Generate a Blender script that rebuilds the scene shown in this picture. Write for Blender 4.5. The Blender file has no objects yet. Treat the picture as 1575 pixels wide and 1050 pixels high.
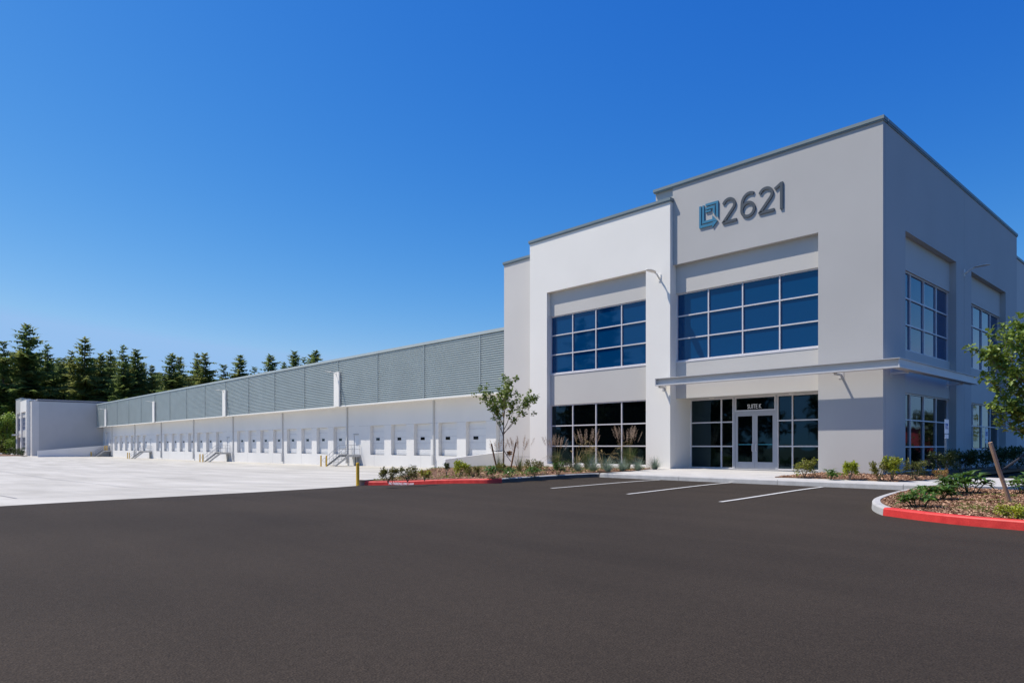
import bpy, bmesh, math, random
from mathutils import Vector, Matrix, geometry
random.seed(7)
R=math.radians
SC=bpy.context.scene
COL=SC.collection
# ------------------------------------------------------------------ camera, sky, sun, exposure
AZ=math.atan2(787.5+195.0,1060.0)          # building axes: +X runs right along the front, +Y runs back
FW=Vector((-math.cos(AZ),math.sin(AZ),0)); RT=Vector((math.sin(AZ),math.cos(AZ),0))
CAMZ=1.1
cam=bpy.data.cameras.new('camera'); co=bpy.data.objects.new('camera',cam); COL.objects.link(co)
co.location=(0,0,CAMZ)
co.rotation_euler=Matrix((RT,Vector((0,0,1)),-FW)).transposed().to_euler()
cam.sensor_width=36; cam.lens=36*1060/1575; cam.shift_y=(686-525)/1575
cam.clip_start=.1; cam.clip_end=3000
SC.camera=co
SUNV=Vector((-1.2,-1.0,2.6)).normalized()   # towards the sun
w=bpy.data.worlds.new('World'); SC.world=w; w.use_nodes=True
nt=w.node_tree; nt.nodes.clear()
sky=nt.nodes.new('ShaderNodeTexSky'); sky.sky_type='NISHITA'; sky.sun_disc=False
sky.sun_elevation=math.asin(SUNV.z); sky.sun_rotation=math.atan2(SUNV.x,SUNV.y)
sky.altitude=0; sky.air_density=1.0; sky.dust_density=.35; sky.ozone_density=3.0
SKS=.11
sep=nt.nodes.new('ShaderNodeSeparateColor'); hs=nt.nodes.new('ShaderNodeCombineColor'); nt.links.new(sky.outputs[0],sep.inputs[0])
for i,(ex,gn,cap) in enumerate(((2.4,3.15,.31),(1.28,1.15,.53),(.54,1.0,.86))):      # deep clear-sky colour response
    a=nt.nodes.new('ShaderNodeMath'); a.operation='MULTIPLY'; a.inputs[1].default_value=SKS
    p=nt.nodes.new('ShaderNodeMath'); p.operation='POWER'; p.inputs[1].default_value=ex
    g=nt.nodes.new('ShaderNodeMath'); g.operation='MULTIPLY'; g.inputs[1].default_value=gn/SKS
    nt.links.new(sep.outputs[i],a.inputs[0]); nt.links.new(a.outputs[0],p.inputs[0]); nt.links.new(p.outputs[0],g.inputs[0])
    mn=nt.nodes.new('ShaderNodeMath'); mn.operation='MINIMUM'; mn.inputs[1].default_value=cap/SKS; nt.links.new(g.outputs[0],mn.inputs[0]); nt.links.new(mn.outputs[0],hs.inputs[i])
bg=nt.nodes.new('ShaderNodeBackground'); bg.inputs[1].default_value=SKS
wo=nt.nodes.new('ShaderNodeOutputWorld')
nt.links.new(hs.outputs[0],bg.inputs[0]); nt.links.new(bg.outputs[0],wo.inputs[0])
sl=bpy.data.lights.new('sun','SUN'); sl.energy=5.0; sl.angle=R(.5); sl.color=(1,.925,.82)
so=bpy.data.objects.new('sun',sl); COL.objects.link(so); so.rotation_euler=SUNV.to_track_quat('Z','Y').to_euler(); so.location=(-40,-40,80)
SC.view_settings.view_transform='Standard'; SC.view_settings.look='None'
SC.view_settings.exposure=0.0; SC.view_settings.gamma=1; SC.view_settings.use_curve_mapping=False

def at(px,py,zf):
    """photo pixel -> point on a ground surface z=zf(x,y)"""
    d=FW+RT*((px-787.5)/1060.)+Vector((0,0,-(py-686.)/1060.)); z=zf(0,0) if not isinstance(zf,(int,float)) else zf
    p=None
    for _ in range(25):
        t=(z-CAMZ)/d.z; p=Vector((0,0,CAMZ))+d*t
        if isinstance(zf,(int,float)): break
        z=z*.5+zf(p.x,p.y)*.5
    return p
def deep(px,D,z=0):
    d=FW+RT*((px-787.5)/1060.); p=d*D; return Vector((p.x,p.y,z))
def sm(a,b,x):
    t=min(1,max(0,(x-a)/(b-a))); return t*t*(3-2*t)
def lerpt(tab,x):
    if x<=tab[0][0]: return tab[0][1]
    for (a,b),(c,d) in zip(tab,tab[1:]):
        if x<=c: return b+(d-b)*(x-a)/(c-a)
    return tab[-1][1]
def zA(x,y): return -.15+.11*sm(12.5,19.6,y)-.19*sm(-17,-22.5,x)
def zS(x,y): return lerpt([(19.6,.095),(25.9,.155)],y)+ .02*sm(-9,-14,x)-.07*sm(-9.5,-6,x)*sm(19.6,24,y)
YT=[(-206,-.95),(-178,-.98),(-170,-1.2),(-120,-1.2),(-80,-1.1),(-50,-.9),(-33,-.66),(-22.5,-.35)]
def zY(x,y): return lerpt(YT,x) if x<-22.5 else -.16-.19*sm(-17,-22.5,x)
def zB(x,y): return lerpt([(-33,-.5),(-28,-.24),(-22.3,-.175),(-18.5,.0)],x)+ (.15+.13*sm(-19,-22.5,x))*sm(14,20.5,y)*sm(-31,-26,x)

# ------------------------------------------------------------------ materials
def nmat(name,col,rough=.7,var=.0,scale=3.,col2=None,bump=0.,bscale=40.,metal=0.,spec=.5,detail=4,trans=0.,ior=1.5,world=True,fine=0.,fscale=200.,stretch=None):
    m=bpy.data.materials.new(name); m.use_nodes=True; t=m.node_tree; N=t.nodes; L=t.links
    b=N['Principled BSDF']; b.inputs['Base Color'].default_value=(*col,1); b.inputs['Roughness'].default_value=rough
    b.inputs['Metallic'].default_value=metal; b.inputs['Specular IOR Level'].default_value=spec; b.inputs['IOR'].default_value=ior
    if world: g=N.new('ShaderNodeNewGeometry'); P=g.outputs['Position']
    else: g=N.new('ShaderNodeTexCoord'); P=g.outputs['Object']
    if stretch:
        mp=N.new('ShaderNodeMapping'); mp.inputs['Scale'].default_value=stretch; L.new(P,mp.inputs[0]); P2=mp.outputs[0]
    else: P2=P
    cur=None
    if var or col2:
        n=N.new('ShaderNodeTexNoise'); n.inputs['Scale'].default_value=scale; n.inputs['Detail'].default_value=detail; L.new(P2,n.inputs['Vector'])
        mr=N.new('ShaderNodeMapRange'); mr.inputs[1].default_value=.3; mr.inputs[2].default_value=.7; L.new(n.outputs[0],mr.inputs[0])
        mx=N.new('ShaderNodeMix'); mx.data_type='RGBA'
        c2=col2 if col2 else tuple(c*(1+var) for c in col); c1=col if col2 else tuple(c*(1-var) for c in col)
        mx.inputs[6].default_value=(*c1,1); mx.inputs[7].default_value=(*c2,1); L.new(mr.outputs[0],mx.inputs[0]); cur=mx.outputs[2]
    if fine:
        n=N.new('ShaderNodeTexNoise'); n.inputs['Scale'].default_value=fscale; n.inputs['Detail'].default_value=2; L.new(P,n.inputs['Vector'])
        mr=N.new('ShaderNodeMapRange'); mr.inputs[1].default_value=.3; mr.inputs[2].default_value=.7; mr.inputs[3].default_value=1-fine; mr.inputs[4].default_value=1+fine; L.new(n.outputs[0],mr.inputs[0])
        vm=N.new('ShaderNodeVectorMath'); vm.operation='SCALE'; L.new(mr.outputs[0],vm.inputs['Scale'])
        if cur: L.new(cur,vm.inputs[0])
        else: vm.inputs[0].default_value=col
        cur=vm.outputs[0]
    if cur: L.new(cur,b.inputs['Base Color'])
    if bump:
        n=N.new('ShaderNodeTexNoise'); n.inputs['Scale'].default_value=bscale; n.inputs['Detail'].default_value=3; L.new(P,n.inputs['Vector'])
        bp=N.new('ShaderNodeBump'); bp.inputs['Strength'].default_value=1; bp.inputs['Distance'].default_value=bump; L.new(n.outputs[0],bp.inputs['Height']); L.new(bp.outputs[0],b.inputs['Normal'])
    if trans:
        tr=N.new('ShaderNodeBsdfTranslucent'); ms=N.new('ShaderNodeMixShader'); ms.inputs[0].default_value=trans
        if cur: L.new(cur,tr.inputs[0])
        else: tr.inputs[0].default_value=(*col,1)
        L.new(b.outputs[0],ms.inputs[1]); L.new(tr.outputs[0],ms.inputs[2]); L.new(ms.outputs[0],N['Material Output'].inputs[0])
    return m
M={}
def asphalt():
    m=bpy.data.materials.new('asphalt'); m.use_nodes=True; t=m.node_tree; N=t.nodes; L=t.links; b=N['Principled BSDF']
    b.inputs['Roughness'].default_value=.93; b.inputs['Specular IOR Level'].default_value=.2
    P=N.new('ShaderNodeNewGeometry').outputs['Position']
    def noise(sc,de,lo,hi,a,c,st=None):
        n=N.new('ShaderNodeTexNoise'); n.inputs['Scale'].default_value=sc; n.inputs['Detail'].default_value=de
        if st: mp=N.new('ShaderNodeMapping'); mp.inputs['Scale'].default_value=st; mp.inputs['Rotation'].default_value=(0,0,.5); L.new(P,mp.inputs[0]); L.new(mp.outputs[0],n.inputs['Vector'])
        else: L.new(P,n.inputs['Vector'])
        r=N.new('ShaderNodeMapRange'); r.inputs[1].default_value=lo; r.inputs[2].default_value=hi; r.inputs[3].default_value=a; r.inputs[4].default_value=c; L.new(n.outputs[0],r.inputs[0]); return r.outputs[0]
    def mul(a,c): q=N.new('ShaderNodeMath'); q.operation='MULTIPLY'; L.new(a,q.inputs[0]); L.new(c,q.inputs[1]); return q.outputs[0]
    f=mul(mul(noise(75,2,.32,.68,.68,1.35),noise(22,3,.3,.7,.88,1.12)),mul(noise(.22,5,.3,.7,.84,1.18),noise(.5,3,.35,.7,.93,1.08,(.22,2.2,1))))
    v=N.new('ShaderNodeVectorMath'); v.operation='SCALE'; v.inputs[0].default_value=(.0400,.0305,.0220); L.new(f,v.inputs['Scale']); L.new(v.outputs[0],b.inputs['Base Color'])
    n=N.new('ShaderNodeTexVoronoi'); n.inputs['Scale'].default_value=70; L.new(P,n.inputs['Vector']); bp=N.new('ShaderNodeBump'); bp.inputs['Distance'].default_value=.006; bp.inputs['Strength'].default_value=.8; L.new(n.outputs[0],bp.inputs['Height']); L.new(bp.outputs[0],b.inputs['Normal'])
    return m
def D(k,*a,**kw): M[k]=nmat(k,*a,**kw)
D('white_paint',(.85,.82,.75),.75,var=.025,scale=.35,bump=.002,bscale=60)
D('pale_grey_paint',(.61,.585,.545),.75,var=.03,scale=.4,bump=.002,bscale=60)
D('panel_grey_paint',(.56,.54,.50),.75,var=.03,scale=.4,bump=.002,bscale=60)
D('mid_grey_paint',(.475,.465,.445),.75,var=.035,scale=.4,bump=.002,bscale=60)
D('dock_paint',(.76,.745,.715),.75,var=.03,scale=.25,bump=.002,bscale=60)
D('joint',(.28,.28,.29),.9)
D('coping_metal',(.20,.25,.26),.45,var=.05,scale=1,spec=.5)
D('siding_metal',(.43,.48,.465),.42,var=.05,scale=.6,spec=.5)
D('seam_metal',(.30,.35,.35),.5)
D('frame_metal',(.68,.66,.67),.38,var=.03,scale=4,spec=.5)
D('canopy_metal',(.55,.55,.55),.45,var=.04,scale=1.5)
D('door_metal',(.42,.43,.46),.45,var=.03,scale=3)
D('dock_door',(.74,.74,.73),.55,var=.02,scale=1)
D('rubber',(.03,.03,.03),.8)
D('black_glass',(.006,.006,.007),.12)
D('galvanized',(.42,.43,.44),.45,metal=.6,var=.15,scale=8)
D('spout_grey',(.55,.55,.54),.5)
D('steel_dark',(.12,.13,.14),.6,var=.2,scale=5)
D('bollard_yellow',(.72,.42,.02),.5,var=.08,scale=5)
M['asphalt']=asphalt()
D('yard_concrete',(.42,.40,.35),.9,spec=.2,col2=(.58,.555,.495),scale=.5,detail=6,bump=.002,bscale=60,fine=.06,fscale=60,stretch=(.25,1.2,1))
D('walk_concrete',(.52,.50,.465),.85,var=.08,scale=1.2,bump=.002,bscale=80,fine=.08,fscale=90)
D('curb_concrete',(.46,.45,.43),.85,var=.12,scale=3,bump=.003,bscale=80,fine=.12,fscale=120)
D('curb_face_dark',(.085,.08,.075),.8,var=.2,scale=6)  # near-black tone for the outer kerb face
D('red_paint',(.55,.022,.018),.55,var=.12,scale=5,bump=.002,bscale=80,detail=8,fine=.12,fscale=60,col2=(.76,.05,.038))
D('line_paint',(.60,.59,.56),.7,var=.12,scale=9,detail=8,fine=.2,fscale=120)
D('mulch',(.13,.065,.035),.95,col2=(.24,.13,.075),scale=14,bump=.02,bscale=45,fine=.4,fscale=70)
D('chip_dark',(.20,.095,.05),.9,var=.3,scale=30)
D('chip_light',(.58,.36,.22),.9,var=.3,scale=30)
D('earth',(.16,.12,.08),.95,col2=(.08,.11,.03),scale=.05)
D('lawn',(.10,.20,.025),.95,var=.2,scale=1)
D('sign_dark',(.075,.088,.10),.45,spec=.4)
D('sign_blue',(.045,.21,.34),.45,spec=.4)
D('white_vinyl',(.85,.85,.85),.5)
D('ada_blue',(.02,.09,.35),.5)
D('teal_bar',(.05,.30,.38),.5)
D('fir_dark',(.085,.14,.045),.8,col2=(.25,.32,.09),scale=.3,trans=.5,spec=.2)
D('fir_olive',(.15,.18,.055),.8,col2=(.32,.34,.10),scale=.3,trans=.5,spec=.2)
D('bark',(.10,.075,.055),.9,var=.3,scale=3)
D('young_bark',(.24,.17,.11),.8,var=.25,scale=12)
D('stake_wood',(.42,.27,.17),.75,var=.2,scale=14,stretch=(1,1,.15),world=False)
D('stake_brown',(.26,.13,.06),.8,var=.2,scale=14)
D('strap',(.03,.03,.035),.7)
def leafm(k,c,c2,tr=.3,sc=4,rough=.45): D(k,c,rough,col2=c2,scale=sc,trans=tr,spec=.4)
leafm('leaf_fresh',(.10,.18,.025),(.30,.38,.07),sc=5)
leafm('leaf_young',(.11,.18,.03),(.26,.32,.06),sc=4)
leafm('leaf_yard',(.18,.28,.04),(.34,.44,.07),sc=.8)
leafm('leaf_red',(.07,.06,.015),(.20,.17,.035),sc=16)
leafm('leaf_lime',(.24,.30,.02),(.48,.50,.05),sc=14)
leafm('leaf_deep',(.05,.12,.022),(.15,.26,.05),sc=16,rough=.3)
leafm('leaf_dull',(.04,.065,.022),(.09,.12,.035),sc=10)
leafm('leaf_olive',(.11,.12,.02),(.24,.23,.04),sc=10)
leafm('leaf_orange',(.35,.17,.05),(.45,.26,.10),sc=10)
leafm('blade_blue',(.15,.21,.16),(.30,.37,.27),sc=8,rough=.6)
leafm('blade_green',(.06,.10,.025),(.12,.18,.045),sc=8,rough=.6)
leafm('blade_tan',(.36,.27,.11),(.52,.40,.20),sc=8,rough=.7)
leafm('plume_pink',(.34,.25,.18),(.52,.40,.30),sc=10,rough=.8)
leafm('sprig',(.13,.19,.03),(.28,.33,.07),sc=8,rough=.6)
D('red_wall',(.30,.03,.035),.8,var=.05,scale=.3)
D('car_paint_dark',(.03,.035,.04),.25,spec=.6)
D('car_paint_white',(.7,.7,.7),.25,spec=.6)
def glassm(k,base,ior,wav):
    m=nmat(k,base,.03,ior=ior,spec=.5); t=m.node_tree; N=t.nodes; L=t.links; b=N['Principled BSDF']
    g=N.new('ShaderNodeNewGeometry'); n=N.new('ShaderNodeTexNoise'); n.inputs['Scale'].default_value=1.3; n.inputs['Detail'].default_value=1
    L.new(g.outputs['Position'],n.inputs['Vector']); bp=N.new('ShaderNodeBump'); bp.inputs['Distance'].default_value=wav; L.new(n.outputs[0],bp.inputs['Height']); L.new(bp.outputs[0],b.inputs['Normal'])
    b.inputs['Specular Tint'].default_value=(.45,.8,1,1)
    M[k]=m
glassm('glass_blue',(.0004,.042,.135),1.6,.002)
glassm('glass_dark',(.0008,.0015,.002),1.6,.003)

# ------------------------------------------------------------------ helpers
class MB:
    def __init__(s,f=None): s.v=[]; s.f=[]; s.mi=[]; s.m=f; s.cur=0
    def P(s,p):
        p=s.m(*p) if s.m else p
        s.v.append(tuple(p)); return len(s.v)-1
    def face(s,pts): s.f.append([s.P(p) for p in pts]); s.mi.append(s.cur)
    def box(s,x0,x1,y0,y1,z0,z1):
        i=[s.P(p) for p in ((x0,y0,z0),(x1,y0,z0),(x1,y1,z0),(x0,y1,z0),(x0,y0,z1),(x1,y0,z1),(x1,y1,z1),(x0,y1,z1))]
        for q in ((0,3,2,1),(4,5,6,7),(0,1,5,4),(1,2,6,5),(2,3,7,6),(3,0,4,7)): s.f.append([i[k] for k in q]); s.mi.append(s.cur)
        return s
    def tube(s,pts,r,n=8,cap=True):
        pts=[Vector(p) for p in pts]; rr=r if isinstance(r,(list,tuple)) else [r]*len(pts); rings=[]
        for k,p in enumerate(pts):
            d=(pts[min(k+1,len(pts)-1)]-pts[max(k-1,0)]).normalized()
            a=d.cross(Vector((0,0,1)) if abs(d.z)<.9 else Vector((1,0,0))).normalized(); b=d.cross(a)
            rings.append([s.P(p+a*rr[k]*math.cos(2*math.pi*j/n)+b*rr[k]*math.sin(2*math.pi*j/n)) for j in range(n)])
        for A,B in zip(rings,rings[1:]):
            for j in range(n): s.f.append([A[j],A[(j+1)%n],B[(j+1)%n],B[j]]); s.mi.append(s.cur)
        if cap: s.f.append(rings[0][::-1]); s.f.append(rings[-1]); s.mi+=[s.cur]*2
        return s
    def prism(s,poly,d0,d1,mapf):
        """poly 2D extruded; mapf(u,v,d)->xyz"""
        n=len(poly); A=[s.P(mapf(u,v,d0)) for u,v in poly]; B=[s.P(mapf(u,v,d1)) for u,v in poly]
        s.f.append(A[::-1]); s.f.append(B); s.mi+=[s.cur]*2
        for j in range(n): s.f.append([A[j],A[(j+1)%n],B[(j+1)%n],B[j]]); s.mi.append(s.cur)
        return s
    def leaf(s,p,d,L,W,fold=.25,droop=.2,up=None):
        d=Vector(d).normalized(); up=up or Vector((random.uniform(-.5,.5),random.uniform(-.5,.5),1))
        a=d.cross(up)
        if a.length<1e-3: a=Vector((1,0,0))
        a.normalize(); n=a.cross(d); p=Vector(p)
        m=p+d*L*.45-n*0; tip=p+d*L-n*L*droop
        i0=s.P(p); i1=s.P(m+a*W*.5+n*W*fold); i2=s.P(m); i3=s.P(m-a*W*.5+n*W*fold); i4=s.P(tip)
        for q in ((i0,i1,i2),(i0,i2,i3),(i1,i4,i2),(i2,i4,i3)): s.f.append(list(q)); s.mi.append(s.cur)
    def blade(s,p,d,L,W,bend,n=4):
        """grass blade starting along d, bending down"""
        d=Vector(d).normalized(); p=Vector(p); h=Vector((d.x,d.y,0)); h=h.normalized() if h.length>1e-4 else Vector((1,0,0))
        a=d.cross(Vector((0,0,1))); a=a.normalized() if a.length>1e-3 else Vector((0,1,0))
        prev=None; step=L/n
        for k in range(n+1):
            wv=W*(1-k/n)*.5+.0006
            q=(s.P(p-a*wv),s.P(p+a*wv))
            if prev: s.f.append([prev[0],prev[1],q[1],q[0]]); s.mi.append(s.cur)
            prev=q; p=p+d*step; d=(d+(h*.3-Vector((0,0,1)))*bend/n).normalized()
        return p,d
    def build(s,name,mat,parent=None,smooth=False,fix=True):
        me=bpy.data.meshes.new(name); me.from_pydata(s.v,[],s.f)
        mats=mat if isinstance(mat,list) else [mat]
        for m in mats: me.materials.append(M[m] if isinstance(m,str) else m)
        if len(mats)>1: me.polygons.foreach_set('material_index',s.mi)
        if fix and len(s.f)<4000:
            b=bmesh.new(); b.from_mesh(me); bmesh.ops.recalc_face_normals(b,faces=b.faces); b.to_mesh(me); b.free()
        if smooth: me.polygons.foreach_set('use_smooth',[True]*len(me.polygons))
        me.update(); return link(name,me,parent)
def link(name,me,parent=None):
    o=bpy.data.objects.new(name,me); COL.objects.link(o)
    if parent is not None:
        o.parent=parent; o.matrix_parent_inverse=parent.matrix_world.inverted() if False else Matrix.Translation(-parent.location) if parent.type=='EMPTY' and not parent.rotation_euler.z and not parent.parent else Matrix.Identity(4)
    return o
def tag(o,label=None,cat=None,group=None,kind=None):
    if label: o['label']=label
    if cat: o['category']=cat
    if group: o['group']=group
    if kind: o['kind']=kind
    return o
def empty(name,loc,label=None,cat=None,group=None):
    o=bpy.data.objects.new(name,None); COL.objects.link(o); o.location=loc; o.empty_display_size=.3
    return tag(o,label,cat,group)
def copy_tree(o,parent=None):
    c=o.copy(); COL.objects.link(c)
    if parent is not None: c.parent=parent
    for ch in [q for q in bpy.data.objects if q.parent==o]: copy_tree(ch,c)
    return c
def kids(o): return [q for q in bpy.data.objects if q.parent==o]

def inside(poly,x,y):
    c=False; n=len(poly); j=n-1
    for i in range(n):
        if (poly[i][1]>y)!=(poly[j][1]>y) and x<(poly[j][0]-poly[i][0])*(y-poly[i][1])/(poly[j][1]-poly[i][1])+poly[i][0]: c=not c
        j=i
    return c
def sheet(name,poly,zf,step,mat,skirt=0.,kind='structure',label=None,holes=None):
    pts=[Vector(p[:2]) for p in poly]; n0=len(pts)
    # densify the rim
    rim=[]
    for i in range(n0):
        a=pts[i]; b=pts[(i+1)%n0]; k=max(1,int((b-a).length/step))
        for j in range(k): rim.append(a.lerp(b,j/k))
    edges=[(i,(i+1)%len(rim)) for i in range(len(rim))]
    V=list(rim); xs=[p.x for p in rim]; ys=[p.y for p in rim]
    pp=[(p.x,p.y) for p in rim]
    x=min(xs)+step*.5
    while x<max(xs):
        y=min(ys)+step*.5
        while y<max(ys):
            if inside(pp,x,y): V.append(Vector((x+random.uniform(-.05,.05)*step,y)))
            y+=step
        x+=step
    r=geometry.delaunay_2d_cdt(V,edges,[],1,1e-5)
    b=MB(); b.v=[(p.x,p.y,zf(p.x,p.y)) for p in r[0]]; b.f=[list(f) for f in r[2]]; b.mi=[0]*len(b.f)
    if skirt:
        nb=len(b.v)
        for p in rim: b.v.append((p.x,p.y,zf(p.x,p.y)));
        for p in rim: b.v.append((p.x,p.y,zf(p.x,p.y)-skirt))
        m=len(rim)
        for i in range(m): b.f.append([nb+i,nb+(i+1)%m,nb+m+(i+1)%m,nb+m+i]); b.mi.append(0)
    o=b.build(name,mat,fix=False)
    me=o.data
    for p in me.polygons:
        if p.normal.z<0 and abs(p.normal.z)>.5: p.flip()
    return tag(o,kind=kind,label=label)
def sweep(name,path,zf,mat,parent=None,side=1,wid=.16,h=.15,sink=.12,gap=0.):
    """kerb: face on the path line, body to the given side"""
    P=[Vector(p[:2]) for p in path]; b=MB()
    prof=[(0,-sink),(.018,h-.03),(.035,h-.008),(.06,h),(wid,h),(wid,-sink)]
    rings=[]
    for i,p in enumerate(P):
        t=(P[min(i+1,len(P)-1)]-P[max(i-1,0)]).normalized(); n=Vector((-t.y,t.x))*side
        q=p.copy()
        if gap and i==0: q=q+t*gap
        if gap and i==len(P)-1: q=q-t*gap
        z=zf(p.x,p.y); rings.append([b.P((q.x+n.x*a,q.y+n.y*a,z+c)) for a,c in prof])
    for A,B in zip(rings,rings[1:]):
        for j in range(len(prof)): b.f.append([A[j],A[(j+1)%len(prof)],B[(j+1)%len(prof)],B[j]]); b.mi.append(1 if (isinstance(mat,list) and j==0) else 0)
    b.f.append(rings[0][::-1]); b.f.append(rings[-1]); b.mi+=[0,0]
    return b.build(name,mat,parent)
def smooth_path(pts,n=6):
    P=[Vector(p[:2]) for p in pts]; out=[]
    for i in range(len(P)-1):
        p0=P[max(i-1,0)];p1=P[i];p2=P[i+1];p3=P[min(i+2,len(P)-1)]
        for k in range(n):
            t=k/n; out.append(.5*((2*p1)+(p2-p0)*t+(2*p0-5*p1+4*p2-p3)*t*t+(3*p1-p0-3*p2+p3)*t**3))
    out.append(P[-1]); return out

# ------------------------------------------------------------------ ground
_a=at(0,778,zA); _b=Vector((-22.36,13.2,0))
def seam(y): return _a.x+(_b.x-_a.x)*(y-_a.y)/(_b.y-_a.y)
b=MB(); b.box(-1200,1200,-1200,1200,-1.9,-1.8); tag(b.build('ground','earth'),kind='structure')
sheet('asphalt_lot',[(seam(-70),-70),(70,-70),(70,160),(-12,160),(-17,24),(-23,24),(-23.5,16),(seam(13.2),13.2),(seam(6),6)],lambda x,y:zA(x,y)+.001,1.1,'asphalt')
yard=sheet('concrete_yard',[(-206,-7),(-18,-7),(-18,38.6),(-206,38.6)],lambda x,y:zY(x,y)+.012*math.sin(y*.8+x*.05)*sm(-22,-28,x),1.6,'yard_concrete')
# sawn joints of the yard slabs
jb=MB()
for x in [-24-4.6*k for k in range(34)]:
    for y0 in range(-5,38,4):
        z=zY(x,0)+.006; z=max(zY(x-.02,0),zY(x+.02,0))+.015
        jb.face([(x-.02,y0,z),(x+.02,y0,z),(x+.02,y0+4,z),(x-.02,y0+4,z)])
for k in range(34):
    for y in (3,8,13,18,23,28,33):
        xa=-24-4.6*k; xb=xa-4.6
        jb.face([(xa,y-.02,zY(xa,y)+.016),(xa,y+.02,zY(xa,y)+.016),(xb,y+.02,zY(xb,y)+.016),(xb,y-.02,zY(xb,y)+.016)])
tag(jb.build('slab_joint','joint',yard,fix=False),kind='stuff')
# parking lines
lot=bpy.data.objects['asphalt_lot']
for px0,py0,px1,py1 in ((848,751,1015,738),(965,760,1127,742),(1108,772,1265,749)):
    a=at(px0,py0,zA); c=at(px1,py1,zA); xm=(a.x+c.x)/2; b=MB(); ys=[14.2+(c.y-14.2)*k/8 for k in range(9)]
    ys=[a.y+(c.y-a.y)*k/8 for k in range(9)]
    for u,v in zip(ys,ys[1:]):
        xu=a.x+(c.x-a.x)*(u-a.y)/(c.y-a.y); xv=a.x+(c.x-a.x)*(v-a.y)/(c.y-a.y)
        b.face([(xu-.055,u,zA(0,u)+.011),(xu+.055,u,zA(0,u)+.011),(xv+.055,v,zA(0,v)+.011),(xv-.055,v,zA(0,v)+.011)])
    b.build('parking_line','line_paint',lot)
# front walk
CY=19.6
walk=[(-16.42,CY+.1),(-6.2,CY+.1),(-4.2,20.6),(-4.2,26),(-7.2,27),(-7.2,43),(-8.5,43),(-8.5,24.7),(-10.4,24.7),(-10.6,26.0),(-16.7,26.0),(-17.3,24.4),(-16.42,21.5)]
wk=sheet('front_walk',walk,zS,1.2,'walk_concrete',skirt=.12)
for x in (-15,-13.5,-12,-10.5,-9,-7.5):
    b=MB(); b.face([(x-.006,CY+.17,zS(x,CY+.17)+.004),(x+.006,CY+.17,zS(x,CY+.17)+.004),(x+.006,21.1,zS(x,21.1)+.004),(x-.006,21.1,zS(x,21.1)+.004)]); b.build('joint','joint',wk)
# kerbs
def kerb(label,path,mats,seglen,side,h=.15,gp=None):
    root=empty('kerb',(path[0][0],path[0][1],zA(*path[0][:2])),label,'kerb')
    P=[Vector(p[:2]) for p in path]; cur=[P[0]]; acc=0; k=0
    for a,c in zip(P,P[1:]):
        cur.append(c); acc+=(c-a).length
        if acc>=seglen or c is P[-1]:
            sweep('kerb_section',cur,zA,mats,root,side,h=h,gap=.006); cur=[c]; acc=0
    return root
fp=[(-16.42+.85*k,CY) for k in range(13)]+[(-5.75,CY)]
kerb('grey concrete kerb along the front walk behind the painted parking bays',fp,'curb_concrete',2.7,1)
redpx=[(562.7,748.4),(591,746.2),(622,744.4),(653.3,743.3),(684.4,742.9),(720.8,743.3),(755,743.6),(771.6,742.3)]
rp=[Vector((x,y,0)) for x,y in ((-22.3,13.25),(-21.3,13.62),(-20.3,13.97),(-19.2,14.28),(-18.2,14.5),(-17.5,14.66),(-17.1,14.88),(-16.98,15.3))]
rpath=smooth_path([(p.x,p.y) for p in rp],4)
c0=rpath[-1]
gpath=[c0]+[Vector((c0.x+( -16.55-c0.x)*k/6,c0.y+(CY-.25-c0.y)*k/6)) for k in range(1,7)]+[Vector((-16.5,CY-.06)),Vector((-16.42,CY))]
redk=kerb('red painted fire lane kerb by the yellow bollard at the left planting bed',rpath,'red_paint',3.2,1)
kerb('unpainted grey kerb between the left planting bed and the first parking bay',gpath,['curb_concrete','curb_face_dark'],6,1)  # outer face darker than the concrete top
# island on the right
I0=at(1413,757,zA); I1=at(1375,765,zA); I2=at(1345,775,zA); I3=at(1340,782,zA); I4=at(1346,788,zA); I5=at(1357,792.5,zA); I6=at(1450,804.5,zA); I7=at(1575,816,zA)
isg=smooth_path([(-5.75,19.6),(I0.x,I0.y),(I1.x,I1.y),(I2.x,I2.y),(I3.x,I3.y),(I4.x,I4.y),(I5.x,I5.y)],4)
isr=smooth_path([(I5.x,I5.y),(I6.x,I6.y),(I7.x,I7.y),(I7.x+3,I7.y-.25),(I7.x+6,I7.y-.3)],4)
kerb('grey rounded kerb nose at the left tip of the bark island',isg,'curb_concrete',20,1)
kerb('red painted kerb along the near side of the bark island',isr,'red_paint',3.5,1)
B0=at(1449,747.5,.06); B1=at(1500,754,.04); B2=at(1575,760,.02)
ibk=[(-5.75,19.6),(B0.x,B0.y-.3),(B1.x,B1.y),(B2.x,B2.y),(B2.x+2,B2.y-.4),(B2.x+6,B2.y-.6)]
kerb('pale grey kerb along the back of the bark island beside the walk',smooth_path(ibk,3),'curb_concrete',20,-1)
def zI(x,y): return zA(x,y)+.125+.10*math.exp(-((x+1.5)**2+(y-16.5)**2)/7)
isl=[(p.x,p.y) for p in isg]+[(p.x,p.y) for p in isr[1:]]+[(4.5,19.0)]+[(p[0],p[1]) for p in ibk[::-1][:-1]]
# shrink slightly inside the kerb
def shrink(poly,d):
    cx=sum(p[0] for p in poly)/len(poly); cy=sum(p[1] for p in poly)/len(poly); out=[]
    for x,y in poly:
        v=Vector((cx-x,cy-y)); v=v.normalized()*d; out.append((x+v.x,y+v.y))
    return out
isl=shrink(isl,.1)
sheet('bark_island',isl,zI,.5,'mulch',skirt=.1)
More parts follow.
